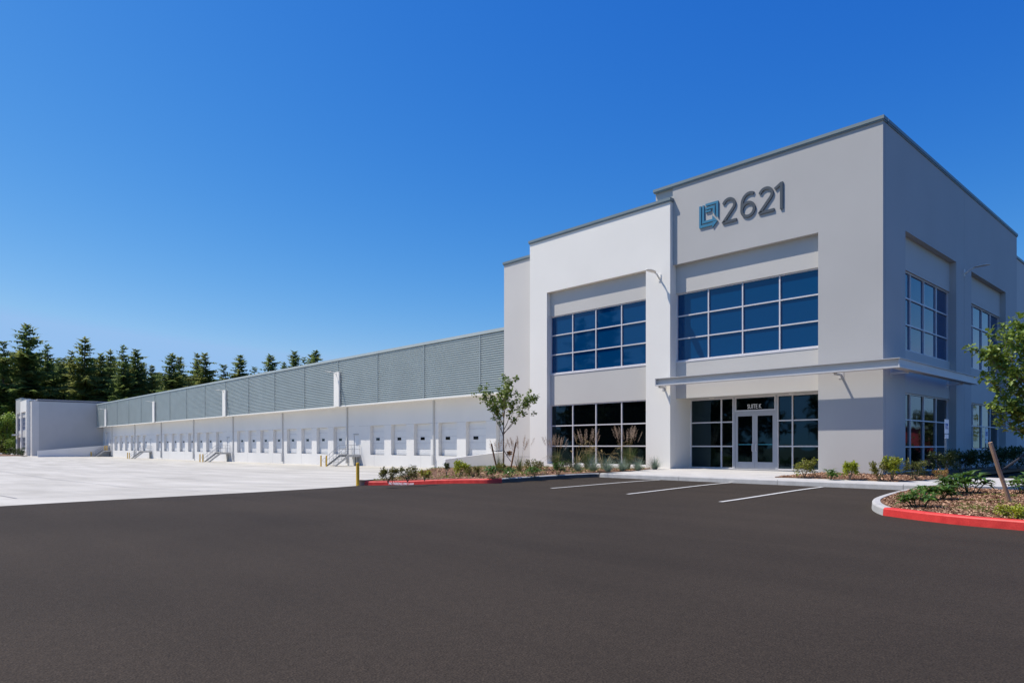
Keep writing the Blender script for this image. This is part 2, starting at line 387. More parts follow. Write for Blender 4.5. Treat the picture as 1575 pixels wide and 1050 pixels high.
# left bed
bedL=[(p.x-.02,p.y+.11) for p in rpath[1:]]+[(p[0]-.11,p[1]) for p in gpath[1:-1]]+[(-16.55,CY+.1),(-16.5,21.5),(-17.3,24.38),(-24.97,24.38),(-25,25.0),(-27.7,25.0),(-27.7,25.6),(-32.6,25.6),(-32.4,24.6),(-26.2,19.0),(-23.9,15.8),(-22.75,14.1)]
def zBL(x,y): return zB(x,y)+.02*math.sin(x*3)*math.sin(y*2.3)
sheet('left_planting_bed',bedL,zBL,.7,'mulch',skirt=.25)
bedR=[(-10.35,20.95),(-8.0,21.35),(-6.85,21.2),(-6.7,24.2),(-6.9,27),(-6.9,42),(-8.4,42),(-8.4,24.57),(-10.4,24.57)]
def zBR(x,y): return zS(x,y)-.0+.03
sheet('corner_planting_bed',bedR,zBR,.5,'mulch',skirt=.1)
# pale mow strip on the left bed rim
b=MB()
pb=[(rpath[0].x-.12,rpath[0].y+.12),(-22.75,14.1),(-23.9,15.8),(-26.2,19.0),(-32.4,24.6)]
for a,c in zip(pb,pb[1:]):
    for k in range(4):
        p=Vector(a).lerp(Vector(c),k/4); q=Vector(a).lerp(Vector(c),(k+1)/4); n=Vector((-(q-p).y,(q-p).x)).normalized()*.28
        b.face([(p.x,p.y,zB(p.x,0)+.03),(q.x,q.y,zB(q.x,0)+.03),(q.x+n.x,q.y+n.y,zB(q.x,0)+.03),(p.x+n.x,p.y+n.y,zB(p.x,0)+.03)])
        b.face([(p.x+n.x,p.y+n.y,zB(p.x,0)+.03),(q.x+n.x,q.y+n.y,zB(q.x,0)+.03),(q.x+n.x,q.y+n.y,-1),(p.x+n.x,p.y+n.y,-1)])
tag(b.build('concrete_edging','walk_concrete'),kind='structure')
# bark chips lying on the beds
def chips(name,poly,zf,n,s0,s1,near=None,cat='bark chips'):
    b=MB(); xs=[p[0] for p in poly]; ys=[p[1] for p in poly]; k=0
    while k<n:
        x=random.uniform(min(xs),max(xs)); y=random.uniform(min(ys),max(ys))
        if not inside(poly,x,y) or (near and not near(x,y)): continue
        k+=1; L=random.uniform(s0,s1); W=L*random.uniform(.25,.6); a=random.uniform(0,6.3); c=Vector((x,y,zf(x,y)+random.uniform(.0,.02)+.006))
        u=Vector((math.cos(a),math.sin(a),random.uniform(-.45,.45)))*L*.5; v=Vector((-math.sin(a),math.cos(a),random.uniform(-.5,.5)))*W*.5
        b.cur=0 if random.random()<.62 else 1
        b.face([c-u-v*.6,c+u-v,c+u*.8+v,c-u+v])
    return tag(b.build(name,['chip_dark','chip_light'],fix=False),kind='stuff')
chips('bark_chips',shrink(isl,.12),zI,45000,.02,.06,near=lambda x,y: x<1.2)
chips('bark_chips',shrink(bedL,.2),zBL,7000,.04,.10)
chips('bark_chips',bedR,zBR,5000,.03,.08,near=lambda x,y:y<28)

# ------------------------------------------------------------------ the two office ends
def window(parent,Fm,u0,u1,z0,z1,p,us,zs,glass,fw=.048,label=None,dep=.10,lights=True):
    """frame with recessed panes; Fm(u,d,z) maps facade coordinates"""
    b=MB(Fm); U=[u0]+us+[u1]; Z=[z0]+zs+[z1]; h=fw/2
    for i,u in enumerate(U):
        a=u if i==0 else u-h; c=u if i==len(U)-1 else u+h
        if i==0: c=u+fw*.8
        if i==len(U)-1: a=u-fw*.8
        b.box(a,c,p,p+dep,z0,z1)
    for j,z in enumerate(Z):
        a=z if j==0 else z-h; c=z if j==len(Z)-1 else z+h
        if j==0: c=z+fw
        if j==len(Z)-1: a=z-fw
        for i in range(len(U)-1):
            l=U[i]+(fw*.8 if i==0 else h); r=U[i+1]-(fw*.8 if i==len(U)-2 else h)
            b.box(l+.0005,r-.0005,p+.004,p+dep-.004,a,c)
    w=b.build('window','frame_metal',parent)
    if label: w['label']=label
    for i in range(len(U)-1):
        for j in range(len(Z)-1):
            g=MB(Fm); tx=random.uniform(-.0025,.0025)
            g.box(U[i]+.008,U[i+1]-.008,p+.055,p+.068,Z[j]+.008,Z[j+1]-.008)
            g.build('pane',glass,w)
    return w

def office(mir):
    Xf=(lambda x:-206.3-x) if mir else (lambda x:x)
    Fr=lambda u,d,z:(Xf(u),d,z)            # front facades: d is the Y depth
    Sd=lambda u,d,z:(Xf(-8.4-d),u,z)       # end facade: u is Y, d inward
    lab=('distant twin office end of the warehouse beyond the dock yard' if mir else 'two-storey grey and white office end with blue windows and 2621 sign')
    root=empty('office_building',(Xf(-16.6),30,0),lab,'building')
    def B(name,mat,*boxes,f=Fr,label=None):
        b=MB(f)
        for q in boxes: b.box(*q)
        o=b.build(name,mat,root)
        if label: o['label']=label
        return o
    zb=-1.6
    # corner block
    B('wall','mid_grey_paint',(-16.6,-10.54,24.57,24.80,8.67,11.9),(-10.54,-8.4,24.57,26.0,zb,11.9),label='mid grey upper front wall and corner pier')
    B('wall','mid_grey_paint',(-17.5,-16.6,24.64,26.2,11.46,11.9),label='roof level return of the corner block behind the white parapet')
    B('wall_panel','panel_grey_paint',(-16.6,-10.54,24.80,25.97,7.50,8.67),label='light grey panel above the upper front window')
    B('wall_panel','panel_grey_paint',(-16.6,-10.54,24.80,25.97,3.10,4.60),label='light grey panel over the entrance')
    B('window_sill','frame_metal',(-16.6,-10.54,24.785,24.9,4.60,4.66))
    # entrance floor/backing
    B('threshold','walk_concrete',(-16.6,-10.54,25.2,26.2,-.3,.175))
    # end facade
    B('end_wall','mid_grey_paint',
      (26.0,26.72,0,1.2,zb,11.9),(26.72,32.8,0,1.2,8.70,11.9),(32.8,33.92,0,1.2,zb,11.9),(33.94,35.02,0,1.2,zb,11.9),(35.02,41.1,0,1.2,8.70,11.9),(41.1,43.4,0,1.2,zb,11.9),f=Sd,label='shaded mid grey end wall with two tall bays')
    B('joint','joint',(33.92,33.94,.015,1.2,zb,11.9),f=Sd); B('corner_reveal','joint',(24.74,24.755,-.003,.01,.1,11.85),f=Sd)
    for (a,c) in ((26.72,32.8),(35.02,41.1)):
        B('wall_panel','panel_grey_paint',(a,c,.24,1.2,7.50,8.70),(a,c,.24,1.2,3.05,4.60),f=Sd,label='grey infill panel of the shaded end bay')
        B('wall_panel','panel_grey_paint',(a,c,.24,1.2,zb,.15 if a<30 else .96),f=Sd)
        u=[a+1.52*k for k in (1,2,3)]
        window(root,Sd,a,c,4.60,7.50,.30,u,[5.56,6.53],'glass_blue')
        if a<30: window(root,Sd,a,c,.15,3.05,.30,u,[1.08,2.07],'glass_dark')
        else: window(root,Sd,a,c,.96,3.05,.30,u,[2.02],'glass_dark')
    # rest behind
    B('end_wall','pale_grey_paint',(43.4,60,.35,1.2,zb,11.2),f=Sd,label='lighter grey wall behind the corner block')
    B('side_door','door_metal',(43.75,44.85,.30,.36,.1,2.4),f=Sd)
    B('roof','joint',(-27.6,-9.6,26.0,43.0,11.0,11.3),(-16.55,-9.6,26.0,43.3,11.4,11.6))
    B('core_wall','joint',(-27.4,-9.65,26.3,43.2,zb,10.9))
    # white block
    B('wall','white_paint',(-24.97,-23.77,24.38,25.97,zb,11.3),(-23.77,-17.83,24.38,24.62,8.67,11.3),(-17.83,-16.6,24.38,26.25,zb,11.3),(-23.77,-17.83,24.38,25.97,zb,.25),(-24.97,-17.83,25.97,26.25,8.67,11.3),label='white wall frame standing proud of the grey walls')
    B('wall_panel','panel_grey_paint',(-23.77,-17.83,24.62,25.97,7.50,8.67),label='light grey panel above the upper window of the white frame')
    B('wall_panel','panel_grey_paint',(-23.77,-17.83,24.62,25.97,3.12,4.60),label='light grey panel between the windows of the white frame')
    B('window_sill','frame_metal',(-23.77,-17.83,24.60,24.7,4.60,4.66))
    # set-back strip
    B('wall','pale_grey_paint',(-27.6,-24.97,25.0,26.25,zb,10.85),label='pale grey set-back wall strip')
    B('side_wall','mid_grey_paint',(-27.6,-26.6,26.25,43,zb,10.85))
    B('panel_joint','joint',(-27.58,-24.99,24.996,25.01,.55,.565))
    # windows on the front
    us=[-15.1,-13.6,-12.1]; window(root,Fr,-16.6,-10.54,4.66,7.50,24.86,us,[5.60,6.55],'glass_blue',label='upper front window of twelve blue panes')
    us=[-22.32,-20.87,-19.37]; window(root,Fr,-23.77,-17.83,4.66,7.50,24.66,us,[5.60,6.55],'glass_blue',label='upper blue window in the white wall')
    window(root,Fr,-23.77,-17.83,.25,3.12,24.66,us,[1.11,2.10],'glass_dark',label='lower dark window in the white wall')
    # storefront
    Y=25.90
    window(root,Fr,-16.6,-14.58,.18,3.10,Y,[-15.13],[1.10,2.10],'glass_dark',label='dark entrance glazing left of the doors')
    window(root,Fr,-12.70,-10.54,.18,3.10,Y,[-12.10],[1.10,2.10],'glass_dark',label='dark entrance glazing right of the doors')
    window(root,Fr,-14.50,-12.78,2.52,3.10,Y,[],[],'glass_dark',label='dark transom over the entrance doors')
    B('door_frame','door_metal',(-14.58,-14.50,Y-.01,Y+.12,.175,3.10),(-12.78,-12.70,Y-.01,Y+.12,.175,3.10),(-14.50,-12.78,Y-.01,Y+.12,2.44,2.52),(-14.50,-12.78,Y-.01,Y+.12,.175,.20))
    for (a,c,h) in ((-14.49,-13.645,-13.72),(-13.635,-12.79,-13.56)):
        b=MB(Fr)
        b.box(a,a+.105,Y+.01,Y+.06,.21,2.435); b.box(c-.105,c,Y+.01,Y+.06,.21,2.435); b.box(a+.105,c-.105,Y+.012,Y+.058,2.32,2.435); b.box(a+.105,c-.105,Y+.012,Y+.058,.21,.47)
        d=b.build('entrance_door','door_metal',root)
        MB(Fr).box(a+.10,c-.10,Y+.035,Y+.045,.46,2.33).build('door_glass','glass_dark',d)
        MB(Fr).box(a+.12,c-.12,Y+.022,Y+.034,1.16,1.185).build('push_bar','teal_bar',d)
        hb=MB(Fr); hb.tube([(h,Y+.02,1.20),(h,Y-.05,1.20),(h,Y-.07,1.17),(h,Y-.07,.93),(h,Y-.05,.90),(h,Y+.02,.90)],.013,6); hb.build('door_handle','frame_metal',d)
    for x in (-15.3,-11.9):
        b=MB(Fr); b.tube([(x,25.45,3.098),(x,25.45,3.07)],.11,12); b.build('soffit_light','white_paint',root)
    # coping
    def cop(x0,x1,y,z):
        B('coping','coping_metal',(x0-.05,x1+.05,y-.07,y+.35,z,z+.05),(x0-.03,x1+.03,y-.045,y+.3,z-.05,z),(x0-.05,x1+.05,y-.07,y-.05,z+.05,z+.11),(x0-.05,x1+.05,y-.05,y+.35,z+.05,z+.11))
    cop(-17.5,-8.4,24.57,11.95); cop(-24.97,-16.6,24.38,11.35); cop(-27.6,-25.02,25.0,10.90)
    B('coping','coping_metal',(24.95,43.45,-.05,.35,11.95,12.06),(24.95,43.42,-.03,.3,11.90,11.95),f=Sd)
    B('coping','coping_metal',(43.4,60,.30,.7,11.2,11.32),f=Sd)
    # canopy beam, held off the walls by brackets
    Yo=23.82; Yi=24.12; Xo=-7.65; Xi=-7.95; z0,z1=3.60,3.91
    cb=MB(Fr)
    cb.box(-16.97,Xo,Yo,Yi,z1-.02,z1); cb.box(-16.97,Xo,Yo,Yi,z0,z0+.055); cb.box(-16.97,Xo-.07,Yo+.14,Yo+.17,z0+.055,z1-.02); cb.box(-16.97,-16.95,Yo+.02,Yi,z0+.055,z1-.02)
    cb.box(-16.95,Xi,Yi-.02,Yi,z0+.055,z1-.02)
    cb.box(Xi,Xo,Yi,32.9,z1-.02,z1); cb.box(Xi,Xo,Yi,32.9,z0,z0+.055); cb.box(Xo-.07,Xo-.04,Yo+.07,32.9,z0+.055,z1-.02); cb.box(Xi,Xi+.02,Yi,32.9,z0+.055,z1-.02)
    cn=cb.build('canopy','canopy_metal',root)
    for x in (-16.9,-9.75):
        b=MB(Fr); b.box(x-.03,x+.03,Yi-.1,24.57 if x>-12 else 24.38,z0-.07,z0-.002); b.box(x-.09,x+.09,(24.57 if x>-12 else 24.38)-.015,(24.57 if x>-12 else 24.38)+.01,z0-.16,z0+.16); b.build('bracket','canopy_metal',cn)
    for y in (25.3,31.6):
        b=MB(Fr); b.box(-8.4,Xi+.1,y-.03,y+.03,z0-.07,z0-.002); b.box(-8.41,-8.385,y-.09,y+.09,z0-.16,z0+.16); b.build('bracket','canopy_metal',cn)
    return root,Fr,Sd
near,Fn,Sn=office(False)
far,Ff,Sf=office(True)
# suite sign on the transom (letters on the glass)
def text_mesh(txt,size,ext,off=0.):
    cu=bpy.data.curves.new('t','FONT'); cu.body=txt; cu.size=size; cu.extrude=ext; cu.offset=off; cu.align_x='LEFT'
    o=bpy.data.objects.new('t',cu); COL.objects.link(o); bpy.context.view_layer.update()
    me=bpy.data.meshes.new_from_object(o.evaluated_get(bpy.context.evaluated_depsgraph_get())); bpy.data.objects.remove(o); return me
me=text_mesh('SUITE K',.25,.003,.0015); me.materials.clear(); me.materials.append(M['white_vinyl'])
me.transform(Matrix.Translation((-13.98,25.94,2.62))@Matrix.Rotation(R(90),4,'X')@Matrix.Diagonal((.70,1,1,1)))
so2=link('suite_lettering',me); so2.parent=near; so2.matrix_parent_inverse=Matrix.Translation(-near.location)
so2['label']='white SUITE K letters on the transom'
# fire lane stencil on the red kerb
me=text_mesh('NO PARKING FIRE LANE',.135,.001,.004); me.materials.clear(); me.materials.append(M['white_vinyl'])
ta=Vector((-21.25,13.64,0)); tb=Vector((-20.2,14.0,0)); dv=Vector((tb.x-ta.x,tb.y-ta.y,0)); ln=dv.length; dv.normalize(); wd=max(v.co.x for v in me.vertices); nn=Vector((dv.y,-dv.x,0))
rot=Matrix((dv,(Vector((0,0,1))-nn*.15).normalized(),nn)).transposed().to_4x4()
me.transform(Matrix.Translation(Vector((ta.x,ta.y,zA(ta.x,ta.y)+.03))+nn*.012)@rot@Matrix.Diagonal((ln/wd,.9,1,1))@Matrix.Shear('XZ',4,(0,0)))
o=link('stencilled_lettering',me); o.parent=redk; o.matrix_parent_inverse=Matrix.Translation(-redk.location); o['label']='white NO PARKING FIRE LANE stencil'

# ---- address sign
sg=empty('address_sign',(-13.6,24.57,9.9),'raised 2621 numerals and teal square arrow emblem high on the grey front wall','sign')
SF=lambda u,v,d:(u,24.57-d,v)
def ribbon(pts,wd,b,d0=.008,d1=.05):
    P=[Vector(p) for p in pts]; Lf=[];Rt=[]
    for i,p in enumerate(P):
        a=(P[i]-P[i-1]).normalized() if i else (P[1]-P[0]).normalized(); c=(P[i+1]-P[i]).normalized() if i<len(P)-1 else a
        t=(a+c).normalized(); n=Vector((-t.y,t.x)); k=wd/2/max(.35,n.dot(Vector((-a.y,a.x)))); Lf.append(p+n*k); Rt.append(p-n*k)
    for i in range(len(P)-1):
        q=[Lf[i],Rt[i],Rt[i+1],Lf[i+1]]
        for dd in (d0,d1): b.face([SF(x.x,x.y,dd) for x in q])
        b.face([SF(*Lf[i],d0),SF(*Lf[i+1],d0),SF(*Lf[i+1],d1),SF(*Lf[i],d1)]); b.face([SF(*Rt[i],d0),SF(*Rt[i+1],d0),SF(*Rt[i+1],d1),SF(*Rt[i],d1)])
    for i in (0,-1): b.face([SF(*Lf[i],d0),SF(*Rt[i],d0),SF(*Rt[i],d1),SF(*Lf[i],d1)])
def arc(cx,cz,rx,rz,a0,a1,n=14): return [(cx+rx*math.cos(R(a0+(a1-a0)*k/n)),cz+rz*math.sin(R(a0+(a1-a0)*k/n))) for k in range(n+1)]
H0=9.83; HH=1.0; WS=.107
def two(x):
    p=arc(x+.31,H0+.70,.245,.235,162,-38,16)
    return p+[(x+.075,H0+WS/2+.01),(x+.085,H0+WS/2),(x+.64,H0+WS/2)]
def num(pts):
    b=MB(); ribbon(pts,WS,b); return b
num(two(-14.31)).build('numeral','sign_dark',sg); num(two(-12.79)).build('numeral','sign_dark',sg)
b=MB(); cx=-13.20
ribbon(arc(cx,H0+.325,.255,.26,0,360,26),WS,b); ribbon([(cx+.235,H0+.885)]+arc(cx+.07,H0+.56,.315,.375,72,180,14)[0:]+[(cx-.255,H0+.33)],WS,b,d1=.048); b.build('numeral','sign_dark',sg)
b=MB(); ribbon([(-12.13,H0+.80),(-11.90,H0+.945),(-11.87,H0+.945)],WS*.95,b); ribbon([(-11.87,H0+1.0),(-11.87,H0)],WS,b,d1=.052); b.build('numeral','sign_dark',sg)
lx,lz,lw,lh=-15.31,9.90,.85,.92
U=lambda u,v:(lx+u*lw,lz+v*lh)
def poly(pp):
    b=MB(); b.prism([U(*p) for p in pp],.008,.052,SF); return b.build('emblem_bar','sign_blue',sg)
poly([(0,.0),(.10,.11),(.10,.96),(0,.96)]); poly([(0,0),(.70,0),(.70,-.10),(.97,.155),(.74,.155),(.70,.11),(.10,.11)])
poly([(.165,.17),(.265,.27),(.265,.96),(.165,.96)]); poly([(.165,.17),(.93,.17),(.70,.42),(.70,.27),(.265,.27)])
poly([(.34,.90),(1.0,.90),(1.0,1.0),(.34,1.0)]); poly([(.90,.38),(1.0,.27),(1.0,.90),(.90,.90)])
poly([(.34,.74),(.83,.74),(.83,.84),(.34,.84)]); poly([(.73,.54),(.83,.43),(.83,.74),(.73,.74)])
poly([(.34,.62),(.62,.62),(.62,.70),(.34,.70)])

# ---- wall lamps
def wall_lamp(loc,ang,label,L=.92,group='arm lamps on the building'):
    r=empty('wall_lamp',loc,label,'wall lamp',group); r.rotation_euler=(0,0,ang); r.location=loc
    b=MB(); b.box(-.06,.06,-.03,0,-.16,.14); b.build('mounting_plate','white_paint',r)
    b=MB(); b.tube([(0,-.02,-.05),(0,-.12,.02),(0,-.22,.10),(0,-.36,.15)],[.04,.038,.032,.03],8); b.build('arm','white_paint',r,smooth=True)
    b=MB(); n=8
    prof=[(-.34,.05,.03),(-.42,.12,.045),(-.60,.15,.05),(-.80,.14,.04),(-L,.07,.018)]
    rings=[]
    for y,wx,h in prof:
        zc=.155+.05*(-y-.34)
        rings.append([b.P((wx*c,y,zc+(h if s>0 else .018)*s)) for c,s in [(math.cos(2*math.pi*k/n),math.sin(2*math.pi*k/n)) for k in range(n)]])
    for A,Bq in zip(rings,rings[1:]):
        for j in range(n): b.f.append([A[j],A[(j+1)%n],Bq[(j+1)%n],Bq[j]]); b.mi.append(0)
    b.f+= [rings[0][::-1],rings[-1]]; b.mi+=[0,0]
    b.build('lamp_head','white_paint',r,smooth=True)
    for o in kids(r): o.matrix_parent_inverse=Matrix.Identity(4)
    return r
wall_lamp((-17.11,24.38,8.22),0,'white arm lamp on the white wall beside the numerals, throwing a long shadow')
wall_lamp((-8.4,33.93,8.45),R(90),'white arm lamp on the shaded end wall between the two bays')
wall_lamp((-189.2,24.38,8.22),0,'tiny white arm lamp on the distant office front')

# ------------------------------------------------------------------ warehouse with docks
wh=empty('warehouse',(-103,50,0),'long white dock warehouse with grey corrugated upper siding and many roller doors','building')
def W(name,mat,*bx,label=None,kind=None):
    b=MB()
    for q in bx: b.box(*q)
    o=b.build(name,mat,wh)
    if label: o['label']=label
    if kind: o['kind']=kind
    return o
YD=38.5; ZT,ZD,ZF=3.27,.22,5.42
DR=[-43.5,-47.55,-51.58,-55.55,-59.57,-63.58,-71.5,-75.55,-79.55,-83.55,-87.65,-91.75,-95.8,-99.9,-108.2,-112.5,-116.7,-121.0,-125.3,-129.6,-134.0,-138.6,-147.4,-151.6,-155.9,-160.2,-164.5,-168.8]
DW=2.74
PD=[-66.95,-103.75,-142.6,-172.4]
ops=sorted([(x,x+DW,ZD,ZT) for x in DR]+[(x,x+1.0,ZD,2.35) for x in PD]+[(-177.2,-173.9,.2,4.3),(-32.4,-29.1,.2,4.3)])
W('dock_wall','dock_paint',(-178.7,-27.6,YD,39.6,-2,ZD-.004),(-178.7,-27.6,YD,39.6,4.3,ZF+.2),label='white lower dock wall')
x=-178.7
for (a,c,z0,z1) in ops:
    W('wall_pier','dock_paint',(x,a,YD,39.6,ZD-.004,4.3))
    if z1<4.3: W('door_header','dock_paint',(a,c,YD,39.6,z1,4.3))
    x=c
W('wall_pier','dock_paint',(x,-27.6,YD,39.6,ZD-.004,4.3))
# horizontal and vertical panel joints
jb=MB()
for x in [-45.1,-53.7,-62.1,-70.3,-78.8,-87.1,-95.4,-103.0,-112.9,-121.9,-130.6,-139.6,-151]:
    jb.box(x-.7,x-.685,YD-.003,YD+.01,-1.6,ZD-.02)
for (a,c,z0,z1),(a2,*_) in zip(ops,ops[1:]): jb.box(c+.02,a2-.02,YD-.003,YD+.01,3.27,3.285)
jb.build('panel_joint','joint',wh)
wh_door=None
def dock_door(x):
    global wh_door
    if wh_door is None:
        b=MB(); n=5; hh=(ZT-ZD)/n; Yd=.37
        for k in range(n):
            z=ZD+k*hh
            b.box(.02,DW-.02,Yd+.008,Yd+.05,z,z+hh-.012)
            for q in range(3): b.box(.02,DW-.02,Yd-.006+.006,Yd+.008,z+.03+q*.19,z+.03+q*.19+.15)
        me=b.build('dock_door','dock_door',None); wm=MB().box(.62,1.28,Yd-.015,Yd+.0,1.70,1.98).build('vision_window','black_glass',None)
        fm=MB(); 
        for q in ((.56,1.34,1.98,2.02),(.56,1.34,1.66,1.70),(.56,.62,1.70,1.98),(1.28,1.34,1.70,1.98)): fm.box(q[0],q[1],Yd-.02,Yd+.0,q[2],q[3])
        fo=fm.build('window_frame','rubber',None)
        wh_door=(me.data,wm.data,fo.data); 
        for o in (me,wm,fo): bpy.data.objects.remove(o)
    d=bpy.data.objects.new('dock_door',wh_door[0]); COL.objects.link(d); d.parent=wh; d.location=Vector((x,YD,0))-wh.location
    for nm,me in (('vision_window',wh_door[1]),):
        c=bpy.data.objects.new(nm,me); COL.objects.link(c); c.parent=d
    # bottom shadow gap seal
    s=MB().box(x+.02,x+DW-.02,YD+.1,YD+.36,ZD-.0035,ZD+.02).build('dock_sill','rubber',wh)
for x in DR: dock_door(x)
for x in PD:
    p=W('personnel_door','dock_door',(x+.04,x+.96,YD+.06,YD+.11,ZD+.02,2.31)); W('door_head_drip','steel_dark',(x-.08,x+1.08,YD-.04,YD,2.40,2.43)); W('door_frame','spout_grey',(x,x+.04,YD+.02,YD+.12,ZD,2.35),(x+.96,x+1,YD+.02,YD+.12,ZD,2.35),(x+.04,x+.96,YD+.02,YD+.12,2.31,2.35))
W('drive_in_door','dock_door',(-177.2,-173.9,YD+.4,YD+.45,.1,4.3)); W('drive_in_door','dock_door',(-32.4,-29.1,YD+.4,YD+.45,.1,4.3))
# overhanging upper box
YL=37.14; ZR=10.45
W('soffit','white_paint',(-178.7,-27.6,YL+.02,YD-.002,ZF,ZF+.06),label='pale soffit of the overhang')
W('upper_wall','seam_metal',(-178.7,-27.6,YL+.12,YL+.4,ZF+.06,ZR))
W('roof','joint',(-178.7,-27.6,YL+.4,64,ZR-.15,ZR))
W('roof_coping','siding_metal',(-178.7,-27.6,YL-.05,YL+.45,ZR,ZR+.17),(-178.7,-27.6,YL-.07,YL-.05,ZR-.05,ZR+.19))
W('base_trim','white_paint',(-178.7,-27.6,YL-.03,YL+.02,ZF-.06,ZF+.05))
W('rear_wall','mid_grey_paint',(-178.7,-27.6,63.6,64,-2,ZR-.15))
SE=[-178.7,-169.7,-160.8,-151.9,-143.3,-134.7,-126.1,-117.6,-109.1,-100.7,-92.5,-84.2,-76,-68,-59.95,-52,-44,-36,-27.6]
pit=.1885
for a,c in zip(SE,SE[1:]):
    b=MB(); z=ZF+.06; rows=[]
    n=int((ZR-z-.02)/pit)
    pr=[]
    for k in range(n):
        q=z+k*pit; pr+=[(YL+.0,q),(YL+.0,q+.078),(YL+.115,q+.092),(YL+.115,q+.180)]
    pr.append((YL,z+n*pit)); pr.append((YL,ZR))
    A=[b.P((a+.04,y,q)) for y,q in pr]; Bq=[b.P((c-.04,y,q)) for y,q in pr]
    for j in range(len(pr)-1): b.f.append([A[j],Bq[j],Bq[j+1],A[j+1]]); b.mi.append(0)
    b.build('siding_panel','siding_metal',wh,fix=False)
for x in SE[1:-1]: W('siding_seam','seam_metal',(x-.05,x+.05,YL-.03,YL+.1,ZF+.06,ZR))
# lamp pilasters
for i,x in enumerate((-67.95,-100.75,-134.75,-169.75)):
    W('lamp_pilaster','white_paint',(x-.55,x+.55,YL-.22,YL-.035,ZF-.02,9.15),label='white sheet pilaster carrying a wall lamp')
    wall_lamp((x,YL-.22,8.95),0,['arm lamp on the first white pilaster left of the office end','arm lamp on the second white pilaster from the office end','arm lamp on the third white pilaster from the office end','farthest arm lamp on the last white pilaster by the distant office'][i],L=1.3)
# downspouts
for x in (-170.6,-152.6,-135.3,-118.05,-101.24,-84.67,-68.29,-52.24):
    b=MB(); b.box(x-.065,x+.065,YD-.15,YD-.02,ZD+.1,ZF); o=b.build('downspout','spout_grey',wh)
    b=MB(); b.box(x-.11,x+.11,YD-.24,YD-.0,zY(x,0)+.25,ZD+.1); b.build('downspout_guard','spout_grey',o)
# ------------------------------------------------------------------ ramps
for mir,l in ((0,'near'),(1,'far')):
    Xf=(lambda x:-206.3-x) if mir else (lambda x:x); zr=(-.66,-1.2)[mir]; t0=(.32,.16)[mir]
    b=MB(); x0,x1=Xf(-33.08),Xf(-33.30)
    pts=[(25.2,zr-.6),(38.48,zr-.6),(38.48,t0+.09*13.3),(25.2,t0)]
    b.prism(pts,x0,x1,lambda u,v,d:(d,u,v))
    tag(b.build('ramp_wall','dock_paint'),('low sloping white ramp wall behind the left planting bed' if not mir else 'long sloping pale ramp wall at the foot of the distant grey wall'),'wall')
    b=MB(); b.prism([(24.5,zr-.05),(38.45,zr-.5),(38.45,.2)],Xf(-33.07),Xf(-27.62),lambda u,v,d:(d,u,v)); tag(b.build('truck_ramp','yard_concrete'),kind='structure')

# ------------------------------------------------------------------ dock stairs
def stair(x0,label):
    g=zY(x0,0); r=empty('dock_stair',(x0,YD,g),label,'stair','steel stairs up to the dock doors'); r.location=(0,0,0)
    x1=x0-1.9; zt=.20; ys=37.02; yb=35.42; n=7
    def b2(name,mat,*bx):
        b=MB()
        for q in bx: b.box(*q)
        return b.build(name,mat,r)
    for x in (x0,x1+.05):
        b=MB(); b.prism([(yb-.1,g),(yb+.18,g),(ys+.05,zt-.24),(YD-.03,zt-.24),(YD-.03,zt-.01),(ys-.05,zt-.01)],x-.05,x,lambda u,v,d:(d,u,v)); b.build('stringer','galvanized',r)
    b2('landing','steel_dark',(x1+.05,x0-.05,ys,YD-.03,zt-.05,zt-.012))
    for k in range(n):
        t=(k+.5)/n; y=yb+(ys-yb)*t; z=g+(zt-g)*(k+1)/(n+1); b2('tread','steel_dark',(x1+.05,x0-.05,y-.10,y+.14,z-.03,z))
    for x in (x0-.09,x0-.60): b2('leg','steel_dark',(x,x+.07,YD-.35,YD-.28,g,zt-.24))
    for x in (x0-.03,x1+.03):
        b=MB(); h=.98
        b.tube([(x,yb-.1,g+.05),(x,yb-.1,g+.9)],.022,6)
        for t in (.25,.5,.75): y=yb+(ys-yb)*t; z=g+(zt-g)*t; b.tube([(x,y,z),(x,y,z+h)],.02,6)
        for y in (ys,ys+.7,YD-.1): b.tube([(x,y,zt),(x,y,zt+h+.05)],.022,6)
        for q in (h,h*.55):
            b.tube([(x,yb-.1,g+q-.05),(x,ys,zt+q+.05),(x,YD-.1,zt+q+.05)],.022,6)
        b.tube([(x,yb-.1,g+.88),(x,yb-.35,g+.8),(x,yb-.42,g+.6),(x,yb-.3,g+.45),(x,yb-.1,g+.45)],.02,6)
        b.build('handrail','galvanized',r)
    return r
stair(-65.48,'galvanized steel dock stair nearest the office end')
stair(-102.3,'galvanized steel dock stair second from the office end')
stair(-141.1,'galvanized steel dock stair third from the office end')
stair(-171.0,'galvanized steel dock stair beside the distant ramp wall')
